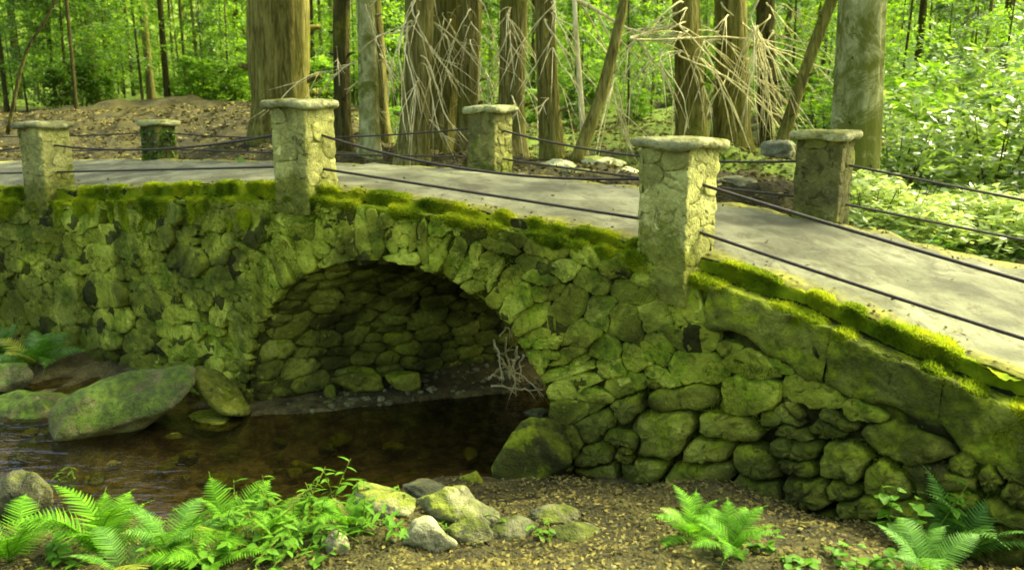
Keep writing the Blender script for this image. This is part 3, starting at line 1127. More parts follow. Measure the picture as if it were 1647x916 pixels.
# ------------------------------------------------------------------ pillars
def pillar(px_station, P, label, ht=.80, half=.215, below=.35, turn=0.0, seed=1, mat='pillar', core='pillar_mortar'):
    """P base centre at road level"""
    r = np.random.default_rng(seed)
    rz = turn
    t = thing('stone_pillar', label, 'pillar', P, rz, 'cable pillars on the bridge rims')
    t['kind'] = 'thing'
    # mortar core
    nz, nn = 34, 12
    V, F = [], []
    for iz in range(nz):
        z = -below + (ht + below) * iz / (nz - 1)
        fl = half * (1 - .03 * iz / nz) - .004
        for q in range(4):
            for k in range(nn):
                u = -1 + 2 * k / nn
                c = [(u, -1), (1, u), (-u, 1), (-1, -u)][q]
                V.append((c[0] * fl, c[1] * fl, z))
    q = np.array(V)
    k_ = 1 + (.030 * Waves(2.2, seed + 50)(q) + .022 * Waves(6, seed + 51)(q) + r.normal(0, .006, len(q)))[:, None]
    q[:, :2] *= k_
    V = list(q)
    m = nn * 4
    for iz in range(nz - 1):
        for k in range(m):
            F.append((iz * m + k, iz * m + (k + 1) % m, (iz + 1) * m + (k + 1) % m, (iz + 1) * m + k))
    shaft = link_mesh('shaft', V, F, M[core], t)
    for q in range(4):
        a = [-math.pi / 2, 0, math.pi / 2, math.pi][q]
        nx, ny = math.cos(a), math.sin(a); tx, ty = -ny, nx

        def place(x, y, d, nx=nx, ny=ny, tx=tx, ty=ty):
            x = np.asarray(x); y = np.asarray(y); d = np.asarray(d)
            return np.stack([tx * x + nx * (half + d - .006), ty * x + ny * (half + d - .006), y], -1)

        def fill(rr, x, y):
            w = rr.uniform(.16, .36)
            return mat_m(w, w * rr.uniform(.5, .85), rr.normal(0, 8)), 'stone'
        ins = lambda x, y: (np.abs(x) < half) & (y > -below) & (y < ht)
        for cc, poly, dat, mm in pack([], ins, -half, half, -below, ht, .016, fill, lim=1.15, gap=.008, n_ang=12, seed=seed * 7 + q):
            poly = poly.copy()
            poly[:, 0] = np.clip(poly[:, 0], -half - .014 - cc[0], half + .014 - cc[0])
            V, F = stone_geo(cc, poly, place, r.uniform(.002, .011), r, back=.03, tilt=.06)
            link_mesh('stone', V, F, M[mat], shaft)
    # cap: uneven slab with a ragged rim
    hw = half * 1.34
    N = 40
    rad = []
    for k in range(N):
        th = 2 * math.pi * k / N
        q = (abs(math.cos(th)) ** 9 + abs(math.sin(th)) ** 9) ** (-1 / 9)
        rad.append(hw * q * (1 + .045 * math.sin(5 * th + seed) + .035 * math.sin(9 * th + 2 * seed) + r.normal(0, .016)))
    V, F = [], []
    prof = [(.78, -.012), (.95, -.008), (1.0, .018), (.99, .05), (.93, .070), (.62, .078), (.3, .082)]
    for (s_, z_) in prof:
        for k in range(N):
            th = 2 * math.pi * k / N
            sag = -.016 * math.sin(3 * th + seed * 1.7) * s_
            V.append((math.cos(th) * rad[k] * s_, math.sin(th) * rad[k] * s_, ht + z_ + (sag if z_ < .05 else sag * .5) + r.normal(0, .003)))
    for i in range(len(prof) - 1):
        for k in range(N):
            F.append((i * N + k, i * N + (k + 1) % N, (i + 1) * N + (k + 1) % N, (i + 1) * N + k))
    V.append((0, 0, ht + .08)); l = (len(prof) - 1) * N
    F += [(l + k, l + (k + 1) % N, len(V) - 1) for k in range(N)]
    F.append(tuple(range(N))[::-1])
    link_mesh('cap', V, F, M['cap'], t)
    return t


def rot_of(c, i):
    t = c[min(i + 3, ST - 1), :2] - c[i - 3, :2]
    return math.atan2(t[1], t[0])


PIL = {}
def add_pillar(key, side, st_key, label, ht, half, inset, turn, seed, below=.35, **kw):
    i = station[st_key]
    if side == 'near':
        x, y, z, ox, oy = near_at(arc[i])
        P = np.array([x - ox * inset, y - oy * inset, z])
        rz = rot_of(near_c, i)
    else:
        P = far_c[i] + np.array([fout[i, 0], fout[i, 1], 0]) * inset
        rz = rot_of(far_c, i)
    pillar(None, P, label, ht, half, below, rz + R(turn), seed, **kw)
    PIL[key] = (P, rz, ht)


add_pillar('P1', 'near', 'P1', 'greenish stone pillar with flat cap on the moss-topped wall before the leafy bank', .79, .21, .165, 0, 1, .25)
add_pillar('P2', 'near', 'P2', 'tall stone pillar with pale crusty side, between arch crown and massive brown trunk', .765, .215, .165, 0, 2, .25)
add_pillar('P3', 'near', 'P3', 'broad mossy stone pillar with thick slab cap where arch meets boulder retaining wall', .84, .225, .165, -14, 3, .4)
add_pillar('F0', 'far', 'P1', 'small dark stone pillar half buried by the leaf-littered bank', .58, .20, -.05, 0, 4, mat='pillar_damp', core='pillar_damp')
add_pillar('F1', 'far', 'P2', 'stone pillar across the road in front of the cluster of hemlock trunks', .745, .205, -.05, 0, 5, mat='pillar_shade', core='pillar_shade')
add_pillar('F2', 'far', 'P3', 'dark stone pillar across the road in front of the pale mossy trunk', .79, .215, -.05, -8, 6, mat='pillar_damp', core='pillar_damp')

ivy_p = [o for o in bpy.data.objects if o.get('label', '').startswith('small dark stone pillar')][0]
r_ = np.random.default_rng(31)
th_ = r_.uniform(0, 6.28, 260); IV = np.stack([np.cos(th_) * .26, np.sin(th_) * .26, r_.uniform(0, .5, 260)], 1)
IVY = (ivy_p, IV, r_)

# outer pillars that carry the cables on (out of view)
def cable(keys_pts, h, sags, label, rad=.0135):
    pts = []
    P = [np.array(p) + np.array([0, 0, h_]) for p, h_ in zip(keys_pts, h)]
    for i in range(len(P) - 1):
        for k in range(24):
            u = k / 24
            q = P[i] * (1 - u) + P[i + 1] * u
            q = q - np.array([0, 0, sags[i] * 4 * u * (1 - u)])
            pts.append(q)
    pts.append(P[-1])
    V, F = tube(pts, rad, 6)
    o = link_mesh('railing_cable', V, F, M['cable'])
    return tag(o, label, 'cable')


def near_post(s, inset=.12):
    x, y, z, ox, oy = near_at(s)
    return np.array([x - ox * inset, y - oy * inset, z])


nl = near_post(S_P1 - 3.6); nr = near_post(S_R1 + 1.3)
n_line = [nl, PIL['P1'][0], PIL['P2'][0], PIL['P3'][0], nr]
f_line = [far_c[NS], PIL['F0'][0], PIL['F1'][0], PIL['F2'][0], far_c[6 * NS - 8]]
cable(n_line, [.55, .58, .56, .60, .58], [.10, .13, .17, .02], 'upper dark cable sagging between pillars above the mossy wall edge')
cable(n_line, [.2, .22, .20, .22, .24], [.02, .0, .0, .02], 'lower dark cable strung just above the mossy wall edge')
cable(f_line, [.5, .46, .56, .58, .36], [.05, .12, .16, .02], 'upper cable sagging along the wooded rim of the road')
cable(f_line, [.2, .18, .18, .20, .04], [.02, .02, .02, .02], 'lower cable along the wooded rim of the road')

# ------------------------------------------------------------------ boulders
import bmesh
def boulder_mesh(seed, dims, rough=.16, flat=.85, sub=4):
    bm = bmesh.new()
    bmesh.ops.create_icosphere(bm, subdivisions=sub, radius=1)
    P = np.array([v.co[:] for v in bm.verts])
    r = np.random.default_rng(seed)
    # cut by random planes for facets, then soft noise
    for _ in range(16):
        n = r.normal(size=3); n /= np.linalg.norm(n)
        d = r.uniform(.60, .92)
        e = P @ n - d
        P -= np.outer(np.maximum(e, 0) * flat, n)
    w1, w2, w3 = Waves(.35, seed + 1), Waves(.9, seed + 2), Waves(2.6, seed + 3)
    P *= (1 + rough * w1(P) * .6 + rough * .35 * w2(P) + rough * .13 * w3(P) + rough * .06 * Waves(6, seed + 4)(P))[:, None]
    P *= np.array(dims)[None] / 2
    for v, p in zip(bm.verts, P): v.co = p
    for f in bm.faces: f.smooth = True
    me = bpy.data.meshes.new('boulder'); bm.to_mesh(me); bm.free()
    return me


def boulder(px, py, w, h, label, mat='rock', depth=1.0, turn=0, Y=None, base=None, name='boulder', seed=None, tiltz=0, sink=.08, rough=.16):
    """px, py centre in the photograph; w, h size there; stands on the ground below it"""
    if Y is None:
        g = ground_hit(px, base if base else py + h * .5)
        Y = g[1] + .12
    P = at(px, py, Y)
    k = Y / FPX
    dims = (w * k * 1.02, max(w * k * depth * .8, .05), h * k * 1.08)
    me = boulder_mesh(seed if seed is not None else int(px * 3 + py), dims, rough)
    me.materials.append(M[mat])
    o = link_data(name, me)
    P[2] -= sink * dims[2]
    o.location = P
    o.rotation_euler = (0, R(turn), R(tiltz))
    return tag(o, label, 'boulder' if w > 60 else 'stone')


boulder(185, 664, 325, 104, 'huge rounded mossy boulder lying at the foot of the wall beside the stream', 'rock_moss', .6, -22, Y=7.75, seed=21, rough=.09, sink=0)
boulder(42, 662, 175, 74, 'long flat mossy boulder against the huge rounded one', 'rock_moss', .8, -5, Y=8.2, seed=22, sink=0)
boulder(16, 612, 105, 52, 'bright yellow-green boulder catching the light under the fern', 'rock_moss', .8, 0, Y=8.8, seed=23, sink=0)
boulder(60, 705, 150, 40, 'low dark gravelly rock under the huge mossy boulder at the water', 'rock_moss', .8, -4, Y=7.9, seed=24)
boulder(360, 632, 125, 46, 'smooth log-shaped stone slanting down from the wall into the water', 'dry', .7, 46, Y=7.95, seed=25, rough=.08)
boulder(350, 676, 90, 24, 'thin flat ledge stone at the water under the slanting stone', 'dry', .9, 8, Y=7.9, seed=26)
boulder(42, 796, 125, 96, 'grey speckled rock standing in the stream beside the tall ferns', 'rock', .9, 8, Y=5.6, seed=27)
boulder(615, 804, 118, 60, 'flat grey slab stone at the water edge beside the leafy weeds', 'rock', .9, 14, seed=28)
boulder(690, 787, 84, 36, 'rounded grey stone behind the angular pale-green stone', 'rock', .9, 6, seed=29)
boulder(735, 814, 152, 66, 'angular pale-green stone with pointed top on the bank', 'rock', .8, 10, seed=30)
boulder(683, 858, 92, 68, 'bright whitish wedge-shaped stone on the brown bank', 'rock_pale', .8, 8, seed=31)
boulder(762, 852, 92, 50, 'squat mossy stone touching the whitish wedge-shaped stone', 'rock', .9, 0, seed=32)
boulder(826, 848, 90, 48, 'moss-streaked stone with weeds between bank and boulder wall', 'rock', .9, 0, seed=33)
boulder(892, 830, 90, 32, 'low greenish stone at the foot of the boulder wall', 'rock', .9, 0, seed=34)
boulder(928, 856, 104, 38, 'flat pale stone half sunk in dry leaves', 'rock', .9, 4, seed=35)
boulder(540, 876, 46, 60, 'upright whitish stone among the leafy weeds', 'rock_pale', .9, -10, seed=36)
boulder(866, 740, 160, 130, 'dark smooth boulder leaning at the arch foot in the stream', 'dark_rock', .7, -50, Y=6.55, seed=37, rough=.09, sink=0)
boulder(762, 776, 50, 52, 'small upright stone standing in water beside the dark leaning boulder', 'dry', .9, -20, Y=6.35, seed=38)
boulder(860, 662, 52, 18, 'wet dark stone lying on the gravel under the arch', 'rock', .9, 0, Y=7.2, seed=39)
boulder(578, 610, 86, 50, 'big squarish stone at the foot of the vault under the arch', 'dry', .8, 0, seed=40)
boulder(652, 607, 66, 44, 'rounded stone beside the squarish one at the vault foot', 'dry', .8, 0, seed=41)
boulder(530, 628, 24, 34, 'small upright stone at the vault foot by the dark water', 'dry', .9, 0, seed=42)
boulder(183, 745, 26, 14, 'tiny white stone poking out of the stream', 'rock_pale', .9, 0, Y=7.1, seed=43)
boulder(280, 700, 36, 14, 'small wet pebble near the huge mossy boulder', 'rock', .9, 0, Y=7.5, seed=44)
boulder(340, 765, 60, 18, 'low wet brown stone under the stream ripples', 'dry', .9, 0, Y=6.9, seed=45, sink=.4)
for q in range(60):
    x_ = float(r0.uniform(-5.6, -.2)); y_ = float(r0.uniform(6.0, 7.9))
    if gz_at(x_, y_) > -.12: continue
    s_ = float(r0.uniform(.08, .22))
    me = boulder_mesh(900 + q, (s_ * 1.3, s_, s_ * .7), .14, sub=3); me.materials.append(M['dry' if q % 3 else 'dark_rock'])
    o = link_data('river_stone', me); o.location = (x_, y_, -.26 + s_ * .25 + float(r0.uniform(0, .12))); o.rotation_euler = (0, 0, q)
    tag(o, 'wet brown stone on the bed of the stream', 'stone', 'wet stones in the stream')
boulder(905, 266, 70, 26, 'sunlit pale rock at the foot of the reddish-brown ragged trunk', 'rock_sunlit', .7, 8, Y=12.4, seed=46, rough=.26)
boulder(968, 262, 90, 34, 'bright sunlit rock slab under the leaning brown trunk', 'rock_sunlit', .7, 14, Y=12.6, seed=48, rough=.26)
boulder(1002, 280, 60, 20, 'low bright rock between the sunlit rock slab and the broad mossy pillar', 'rock_sunlit', .8, -6, Y=11.9, seed=49, rough=.26)
boulder(930, 278, 60, 22, 'flat sun-bright rock lying before the sunlit rock slab', 'rock_sunlit', .8, 4, Y=11.9, seed=50, rough=.26)
boulder(1190, 298, 70, 26, 'sun-bright rock at the road rim between the two pillars near the pale trunk', 'rock_sunlit', .8, 6, Y=10.4, seed=51, rough=.26)
boulder(1255, 238, 60, 34, 'pale rock beyond the road under the drooping dead twigs', 'rock_pale', .8, 0, Y=11.5, seed=47)

# ------------------------------------------------------------------ leaves
def leaf_quads(P, D, size, aspect=.45, fold=.15, r=None, kite=True):
    """P centres (n,3), D direction of each leaf (n,3); returns (n,4,3) kite shaped leaves"""
    n = len(P)
    r = r or rng
    D = D / (np.linalg.norm(D, axis=1)[:, None] + 1e-9)
    side = np.cross(D, r.normal(0, .6, (n, 3)) + np.array([0, 0, 1.0])); side /= np.linalg.norm(side, axis=1)[:, None] + 1e-9
    s = np.asarray(size).reshape(-1, 1) * np.ones((n, 1))
    a = P - D * s * .5; b = P - D * s * .02 + side * s * aspect * .5
    c = P + D * s * .5; d = P - D * s * .02 - side * s * aspect * .5
    return np.stack([a, b, c, d], 1)


def bough_crown(name, n_bough, z0, z1, rad0, rad1, per, leaf, material, seed, droop=.25, aspect=.45):
    """layered boughs carrying many small leaves; open gaps in between"""
    r = np.random.default_rng(seed)
    Ps, Ds = [], []
    for b in range(n_bough):
        u = r.uniform() ** .8
        z = z0 + (z1 - z0) * u
        L = (rad0 + (rad1 - rad0) * u) * r.uniform(.55, 1.1)
        th = r.uniform(0, 6.28)
        d = np.array([math.cos(th), math.sin(th), 0])
        sd = np.array([-d[1], d[0], 0])
        m = int(per * r.uniform(.6, 1.3))
        t = r.uniform(.12, 1, m) ** .75
        wdt = L * .34 * np.sin(np.clip(t * 1.05, 0, 1) * math.pi) ** .7 + .03
        q = r.uniform(-1, 1, m)
        up = r.uniform(-.05, .22)
        P = d[None] * (t * L)[:, None] + sd[None] * (q * wdt)[:, None]
        P[:, 2] = z + up * L * t - droop * L * t * t + r.normal(0, .05 * L + .01, m)
        Ps.append(P)
        Ds.append(d[None] * 1.0 + sd[None] * (q * 1.2)[:, None] + r.normal(0, .35, (m, 3)) - np.array([0, 0, droop]))
    P = np.concatenate(Ps); D = np.concatenate(Ds)
    s = leaf * r.uniform(.6, 1.4, len(P))
    return quads_mesh(name, leaf_quads(P, D, s, aspect, r=r), material)


iq = leaf_quads(IVY[1], IVY[1] * [1, 1, 0] + IVY[2].normal(0, .2, IVY[1].shape) - [0, 0, .2], .09, .7, r=IVY[2])
link_data('ivy', quads_mesh('ivy', iq, M['leaf']), IVY[0])

# crowns of the tall trees (above the picture) and of the understorey
HIGH = [bough_crown('crown', 70, 0, 8.5, 3.2, 1.0, 42, .34, M['leaf'], 60 + i, .2) for i in range(3)]
HANG = bough_crown('crown', 120, 0, 7.5, 4.2, 1.6, 75, .17, M['leaf_bright'], 66, .25, .6)
UNDER = [bough_crown('crown', 75, .5, 5.5, 1.55, .35, 60, .10, M[m], 70 + i, .3) for i, m in enumerate(('leaf', 'leaf_bright', 'leaf', 'leaf_bright'))]
BUSHY = [bough_crown('foliage', 80, .1, 1.7, .95, .5, 45, .085, M[m], 80 + i, .1, .6) for i, m in enumerate(('leaf_bright', 'leaf', 'leaf_bright'))]


def trunk_mesh(h, w, lean, seed, mat, taper=.55, flare=1.45, limbs=5, wob=.06, sides=36, limb_z=.55):
    r = np.random.default_rng(seed)
    n = 40
    zz = np.concatenate([np.linspace(-.4, 1.2, 9), np.linspace(1.2, h, n - 8)[1:]])
    ph = r.uniform(0, 6.28, 4)
    P = np.stack([lean[0] * zz + wob * np.sin(zz * .8 + ph[0]), lean[1] * zz + wob * np.sin(zz * .6 + ph[1]), zz], 1)
    rad = w / 2 * (1 - (1 - taper) * np.clip(zz / h, 0, 1)) * (1 + (flare - 1) * np.exp(-np.maximum(zz, -.1) * 3.2))
    mb = MB().add(tube(P, rad, sides, .09, seed))
    if sides > 20:
        for k in range(6):          # broken branch stubs
            i = r.integers(6, 18); th = r.uniform(0, 6.28)
            d = np.array([math.cos(th), math.sin(th), .25]); u = np.linspace(0, 1, 4)[:, None]
            mb.add(tube(P[i] + d * (rad[i] * .8 + u * (rad[i] * .5 + .08)), np.linspace(rad[i] * .16 + .008, rad[i] * .08 + .004, 4), 6))
    for k in range(limbs):
        i = r.integers(int(n * limb_z), n)
        th = r.uniform(0, 6.28); L = r.uniform(1.2, 2.8)
        t = np.linspace(0, 1, 6)[:, None]
        d = np.array([math.cos(th), math.sin(th), .25])
        Q = P[i] + d * L * t - np.array([0, 0, .5]) * (t ** 2) * L * .4
        mb.add(tube(Q, rad[i] * .3 * (1 - .8 * t[:, 0]), 5))
    me = bpy.data.meshes.new('trunk')
    me.from_pydata(mb.v, [], mb.f); me.polygons.foreach_set('use_smooth', [True] * len(me.polygons))
    me.materials.append(mat); me.update()
    return me


LEAN = {}


def tall_tree(px_low, px_top, w_px, Y, label, mat='bark', h=13.0, crown=True, seed=None, group=None, name='tree', low_y=225, leany=0.0, cz=.5, cs=1.0, flare=1.45, taper=.6):
    a = at(px_low, low_y, Y); b = at(px_top, 0, Y)
    lean = (b[0] - a[0]) / (b[2] - a[2])
    k = Y / FPX
    z0 = gz_at(a[0], Y)
    x0 = a[0] + lean * (z0 - a[2])
    seed = seed or int(px_low * 7 + Y)
    t = thing(name, label, 'tree', (x0, Y, z0), 0, group)
    LEAN[t.name] = lean
    link_data('trunk', trunk_mesh(h, w_px * k * 1.12, (lean, leany), seed, M[mat], taper, flare), t)
    if crown:
        c = link_data('crown', HIGH[seed % 3], t)
        c.location = (lean * h * cz, leany * h * cz, h * cz); c.rotation_euler = (0, 0, seed % 628 / 100); c.scale = (cs, cs, cs)
    return t


T = {}
T['giant'] = tall_tree(452, 446, 80, 16, 'massive straight brown trunk rising behind the tall pillar with pale side', 'bark_brown', 18, name='pine_tree', low_y=150, cz=.6, flare=1.12)
T['a'] = tall_tree(549, 554, 24, 15, 'slim dark trunk standing next to the pale mossy slim trunk', 'bark_dark', 13)
T['b'] = tall_tree(590, 588, 27, 14.5, 'slim trunk coated in pale yellow-green moss', 'bark_pale', 13)
T['c'] = tall_tree(611, 604, 20, 16, 'thin brown trunk right behind the mossy slim trunk', 'bark', 13, crown=False)
T['d'] = tall_tree(664, 670, 40, 14, 'forking light-brown hemlock trunk with torn pale strip of bark', 'bark', 14)
T['e'] = tall_tree(712, 722, 46, 15.5, 'dark thick hemlock trunk behind the forking light-brown one', 'bark_brown', 14, crown=False)
T['f'] = tall_tree(760, 757, 32, 15, 'grey-brown hemlock trunk rising behind the far pillar cap', 'bark', 14)
T['g'] = tall_tree(819, 822, 38, 14.5, 'two-toned hemlock trunk, dark one side and mossy the other, by far pillar', 'bark', 14, crown=False)
T['h'] = tall_tree(888, 882, 30, 13.5, 'reddish-brown ragged trunk above the sunlit rock slab', 'bark_brown', 13)
T['i'] = tall_tree(1106, 1106, 40, 14, 'brown trunk behind the broad mossy pillar, veiled by dead twigs', 'bark_brown', 14)
T['j'] = tall_tree(1172, 1170, 46, 14.5, 'wide brown trunk behind the pale fan of hanging dead twigs', 'bark_brown', 14, crown=False)
T['k'] = tall_tree(1238, 1236, 26, 16, 'dark slim trunk between the fan of twigs and the pale mossy trunk', 'bark_dark', 13)
T['l'] = tall_tree(1372, 1390, 66, 10.6, 'pale smooth mossy trunk with dark specks standing behind the dark far pillar', 'bark_pale', 15, name='beech_tree', low_y=205, flare=1.2, cz=.6)
T['m'] = tall_tree(1290, 1344, 17, 13, 'thin brown trunk leaning over beside the pale mossy trunk', 'bark_brown', 8, crown=False, low_y=150)

T['n'] = tall_tree(1735, 1735, 40, 11.5, 'broadleaf tree with bright yellow-green boughs hanging over the thicket', 'bark', 11, seed=902, name='broadleaf_tree', cz=.45)
for ch in T['n'].children:
    if ch.name.startswith('crown'): ch.data = HANG; ch.location = (0, 0, 4.7)

# leaning broken stem and bare pole
def pole(pts, Y, r0_, r1_, name, label, cat, mat, dy=0.0):
    P = np.array([at(x, y, Y + dy * i) for i, (x, y) in enumerate(pts)])
    P = spline(P, 6)
    V, F = tube(P, np.linspace(r0_, r1_, len(P)), 9, .08, int(pts[0][0]))
    t = thing(name, label, cat, tuple(P[0]))
    link_mesh('trunk' if cat != 'log' else 'log_body', np.array(V) - P[0], F, M[mat], t)
    return t


g0 = ground_hit(930, 255)
pole([(925, 262), (948, 205), (968, 150), (985, 85), (1000, 20), (1012, -60)], 12.6, .11, .07, 'leaning_tree', 'leaning brown trunk slanting up from the sunlit rock slab', 'tree', 'bark_brown', .06)
pole([(942, 250), (935, 170), (930, 100), (926, 40), (922, -40)], 13.2, .05, .035, 'dead_sapling', 'thin bleached dead sapling standing between reddish trunk and leaning trunk', 'tree', 'twig', .02)
pole([(12, 215), (40, 90), (72, 35), (100, -20)], 17.5, .04, .02, 'leaning_sapling', 'thin dark sapling leaning over the leafy bank', 'tree', 'bark_dark', .1)
pole([(500, 150), (520, 148), (545, 147)], 19, .1, .1, 'fallen_log', 'short fallen log on the ground behind the tall pillar', 'log', 'bark', .2)

# ------------------------------------------------------------------ dead twigs of the hemlocks
def twig_tubes(pts, Y, w, r, forks=3, sides=5, jit=.25, trunk=None):
    y0 = Y + r.uniform(-jit, jit); dy = r.uniform(-.12, .12)
    P = np.array([at(x, y, y0 + dy * i) for i, (x, y) in enumerate(pts)])
    if trunk is not None:
        tx = trunk.location.x + LEAN[trunk.name] * (P[0][2] - trunk.location.z)
        if abs(tx - P[0][0]) < 1.3:
            P = np.vstack([[tx, trunk.location.y, P[0][2] + .18 * abs(tx - P[0][0]) + .1], P])
    P = spline(P, 7)
    P += np.cumsum(r.normal(0, .009, P.shape), 0)
    out = [tube(P, np.linspace(w, w * .22, len(P)), sides, .12, int(w * 1e4))]
    L = np.linalg.norm(P[-1] - P[0])
    for _ in range(forks):
        i = r.integers(2, len(P) - 2)
        t = P[i + 1] - P[i]; t /= np.linalg.norm(t)
        d = t + r.normal(0, .24, 3) + np.array([0, 0, -.15]); d /= np.linalg.norm(d)
        l = L * r.uniform(.25, .6)
        u = np.linspace(0, 1, 5)[:, None]
        Q = P[i] + d * l * u + np.array([0, 0, -.25]) * l * u ** 2
        out.append(tube(Q, np.linspace(w * .5, w * .18, 5), 4))
    return out


TW = [
 ('i', [(905, -5), (960, 20), (1010, 50), (1050, 60), (1110, 66)], .026), ('i', [(1015, 62), (1120, 62), (1200, 60), (1260, 80), (1345, 110)], .018),
 ('j', [(1150, 65), (1210, 100), (1250, 150), (1310, 204)], .017), ('j', [(1110, 80), (1160, 120), (1230, 172), (1292, 206)], .017), ('j', [(1130, 75), (1190, 130), (1270, 192)], .014),
 ('i', [(1000, 60), (1060, 110), (1085, 155)], .012), ('i', [(1060, 95), (1095, 160), (1102, 212)], .012), ('i', [(1090, 60), (1110, 130), (1122, 204)], .012),
 ('i', [(980, 130), (1000, 190), (1016, 232)], .014), ('i', [(986, 118), (1004, 172), (1012, 222)], .012), ('k', [(1255, 85), (1300, 130), (1336, 166)], .013),
 ('k', [(1180, 215), (1230, 255), (1262, 292)], .012), ('i', [(1095, 40), (1140, 90), (1175, 160), (1190, 215)], .012), ('i', [(1080, 30), (1130, 60), (1200, 120)], .011),
 ('i', [(1040, 70), (1075, 120), (1095, 190)], .011), ('i', [(1120, 100), (1145, 160), (1150, 220)], .010), ('k', [(1260, 60), (1320, 75), (1345, 95)], .010),
 ('d', [(655, 50), (670, 130), (692, 205)], .013), ('d', [(650, 80), (666, 150), (656, 232)], .012), ('e', [(720, 60), (740, 120), (762, 172)], .011), ('e', [(700, -5), (712, 60), (732, 134)], .012),
 ('f', [(760, 40), (830, 120), (884, 185)], .012), ('f', [(780, 10), (800, 90), (792, 162)], .011), ('d', [(690, 100), (716, 180), (748, 234)], .012), ('d', [(690, 110), (700, 180), (722, 240)], .010),
 ('d', [(605, 60), (618, 78), (626, 100)], .010), ('c', [(600, 200), (614, 240), (628, 274)], .010), ('d', [(662, 40), (700, 90), (742, 110)], .010), ('d', [(676, 20), (640, 90), (628, 160)], .010),
 ('e', [(715, 30), (760, 90), (800, 150)], .010), ('g', [(830, 40), (870, 100), (905, 170)], .011), ('g', [(826, 80), (856, 150), (862, 210)], .010), ('h', [(890, 20), (920, 80), (960, 130)], .010),
 ('h', [(886, 60), (850, 120), (838, 170)], .010), ('h', [(892, 90), (925, 160), (930, 215)], .010), ('f', [(752, 20), (720, 90), (700, 150)], .010), ('g', [(815, 20), (780, 80), (770, 150)], .010),
 ('e', [(720, 120), (750, 190), (744, 245)], .010), ('d', [(668, 130), (640, 200), (640, 262)], .010), ('h', [(900, 30), (960, 60), (1000, 110)], .011), ('i', [(1100, 20), (1040, 60), (990, 120)], .012),
 ('j', [(1165, 30), (1120, 80), (1080, 160)], .011), ('h', [(880, 40), (930, 110), (985, 170), (1012, 225)], .014), ('i', [(1080, 10), (1010, 80), (975, 160), (960, 225)], .013),
 ('i', [(1095, 60), (1030, 120), (1000, 200)], .013), ('j', [(1160, 10), (1230, 70), (1290, 90), (1340, 130)], .013), ('j', [(1170, 50), (1210, 130), (1260, 200)], .014), ('k', [(1232, 30), (1180, 80), (1140, 150), (1110, 230)], .013),
 ('k', [(1240, 10), (1290, 60), (1320, 120)], .012), ('d', [(660, 10), (690, 70), (735, 130), (790, 170)], .013), ('e', [(722, 40), (680, 110), (650, 190)], .012), ('f', [(760, 70), (790, 140), (810, 210)], .012),
 ('f', [(755, 60), (715, 130), (690, 215)], .012), ('g', [(820, 30), (850, 90), (900, 140), (940, 210)], .013), ('g', [(818, 60), (790, 130), (760, 200)], .012), ('h', [(885, 10), (840, 70), (820, 150)], .012),
 ('b', [(590, 20), (612, 90), (640, 150)], .010), ('d', [(668, 0), (650, 60), (648, 150), (655, 225)], .014), ('i', [(1100, 90), (1150, 110), (1220, 150), (1275, 215)], .013), ('j', [(1170, 120), (1130, 180), (1120, 240)], .010), ('k', [(1240, 60), (1200, 110), (1170, 190)], .011),
]
r1 = np.random.default_rng(77)
bytree = {}
for key, pts, w in TW:
    bytree.setdefault(key, []).append((pts, w))
for key, lst in bytree.items():
    t = T[key]
    Y = t.location.y - .45
    for pts, w in lst:
        mb = MB()
        for vf in twig_tubes(pts, Y, w * 1.45, r1, 4, trunk=t): mb.add(vf)
        v = np.array(mb.v) - np.array(t.location)
        link_mesh('dead_branch', v, mb.f, M['twig'], t)
# random thinner dead branches on the hemlock trunks
for key in 'abcdefghijk':
    t = T[key]
    for _ in range(3):
        z = r1.uniform(.9, 3.8); th = r1.uniform(0, 6.28); L = r1.uniform(.5, 1.5)
        d = np.array([math.cos(th), math.sin(th), r1.uniform(-.2, .3)])
        u = np.linspace(0, 1, 8)[:, None]
        P = np.array([0, 0, z]) + d * L * u + np.array([0, 0, -.7]) * L * u ** 2
        mb = MB().add(tube(P, np.linspace(.016, .006, 8), 5))
        for _k in range(5):
            i = r1.integers(2, 7)
            dd = d * 1.3 + r1.normal(0, .35, 3) - np.array([0, 0, .7])
            Q = P[i] + dd * .35 * L * np.linspace(0, 1, 4)[:, None]
            mb.add(tube(Q, np.linspace(.006, .003, 4), 4))
        mb.link('dead_branch', M['twig'], t)
# the hanging pale fan
fan = thing('dead_twig_fan', 'pale fan of bleached dead twigs hanging before the wide brown trunk', 'dead branch', tuple(at(1215, 60, 13.2)))
fo = np.array(fan.location)
ends = [(1196, 150), (1205, 185), (1214, 178), (1222, 190), (1232, 196), (1243, 190), (1254, 166), (1270, 146), (1190, 205), (1180, 172), (1262, 205), (1226, 150), (1210, 130), (1284, 190), (1174, 140), (1240, 140)]
mb = MB()
for vf in twig_tubes([(1222, -10), (1208, 25), (1214, 60)], 13.2, .022, r1, 1, jit=.05): mb.add(vf)
link_mesh('stem', np.array(mb.v) - fo, mb.f, M['twig'], fan)
for e in ends:
    mb = MB()
    x0 = 1213 + r1.uniform(-5, 8); y0 = 48 + r1.uniform(-10, 30)
    mid = ((x0 * .55 + e[0] * .45) + (4 if e[0] > 1215 else -2), (y0 + e[1]) / 2 - 6)
    for vf in twig_tubes([(x0, y0), mid, e], 13.2, .013, r1, 3, jit=.2): mb.add(vf)
    link_mesh('twig', np.array(mb.v) - fo, mb.f, M['twig'], fan)

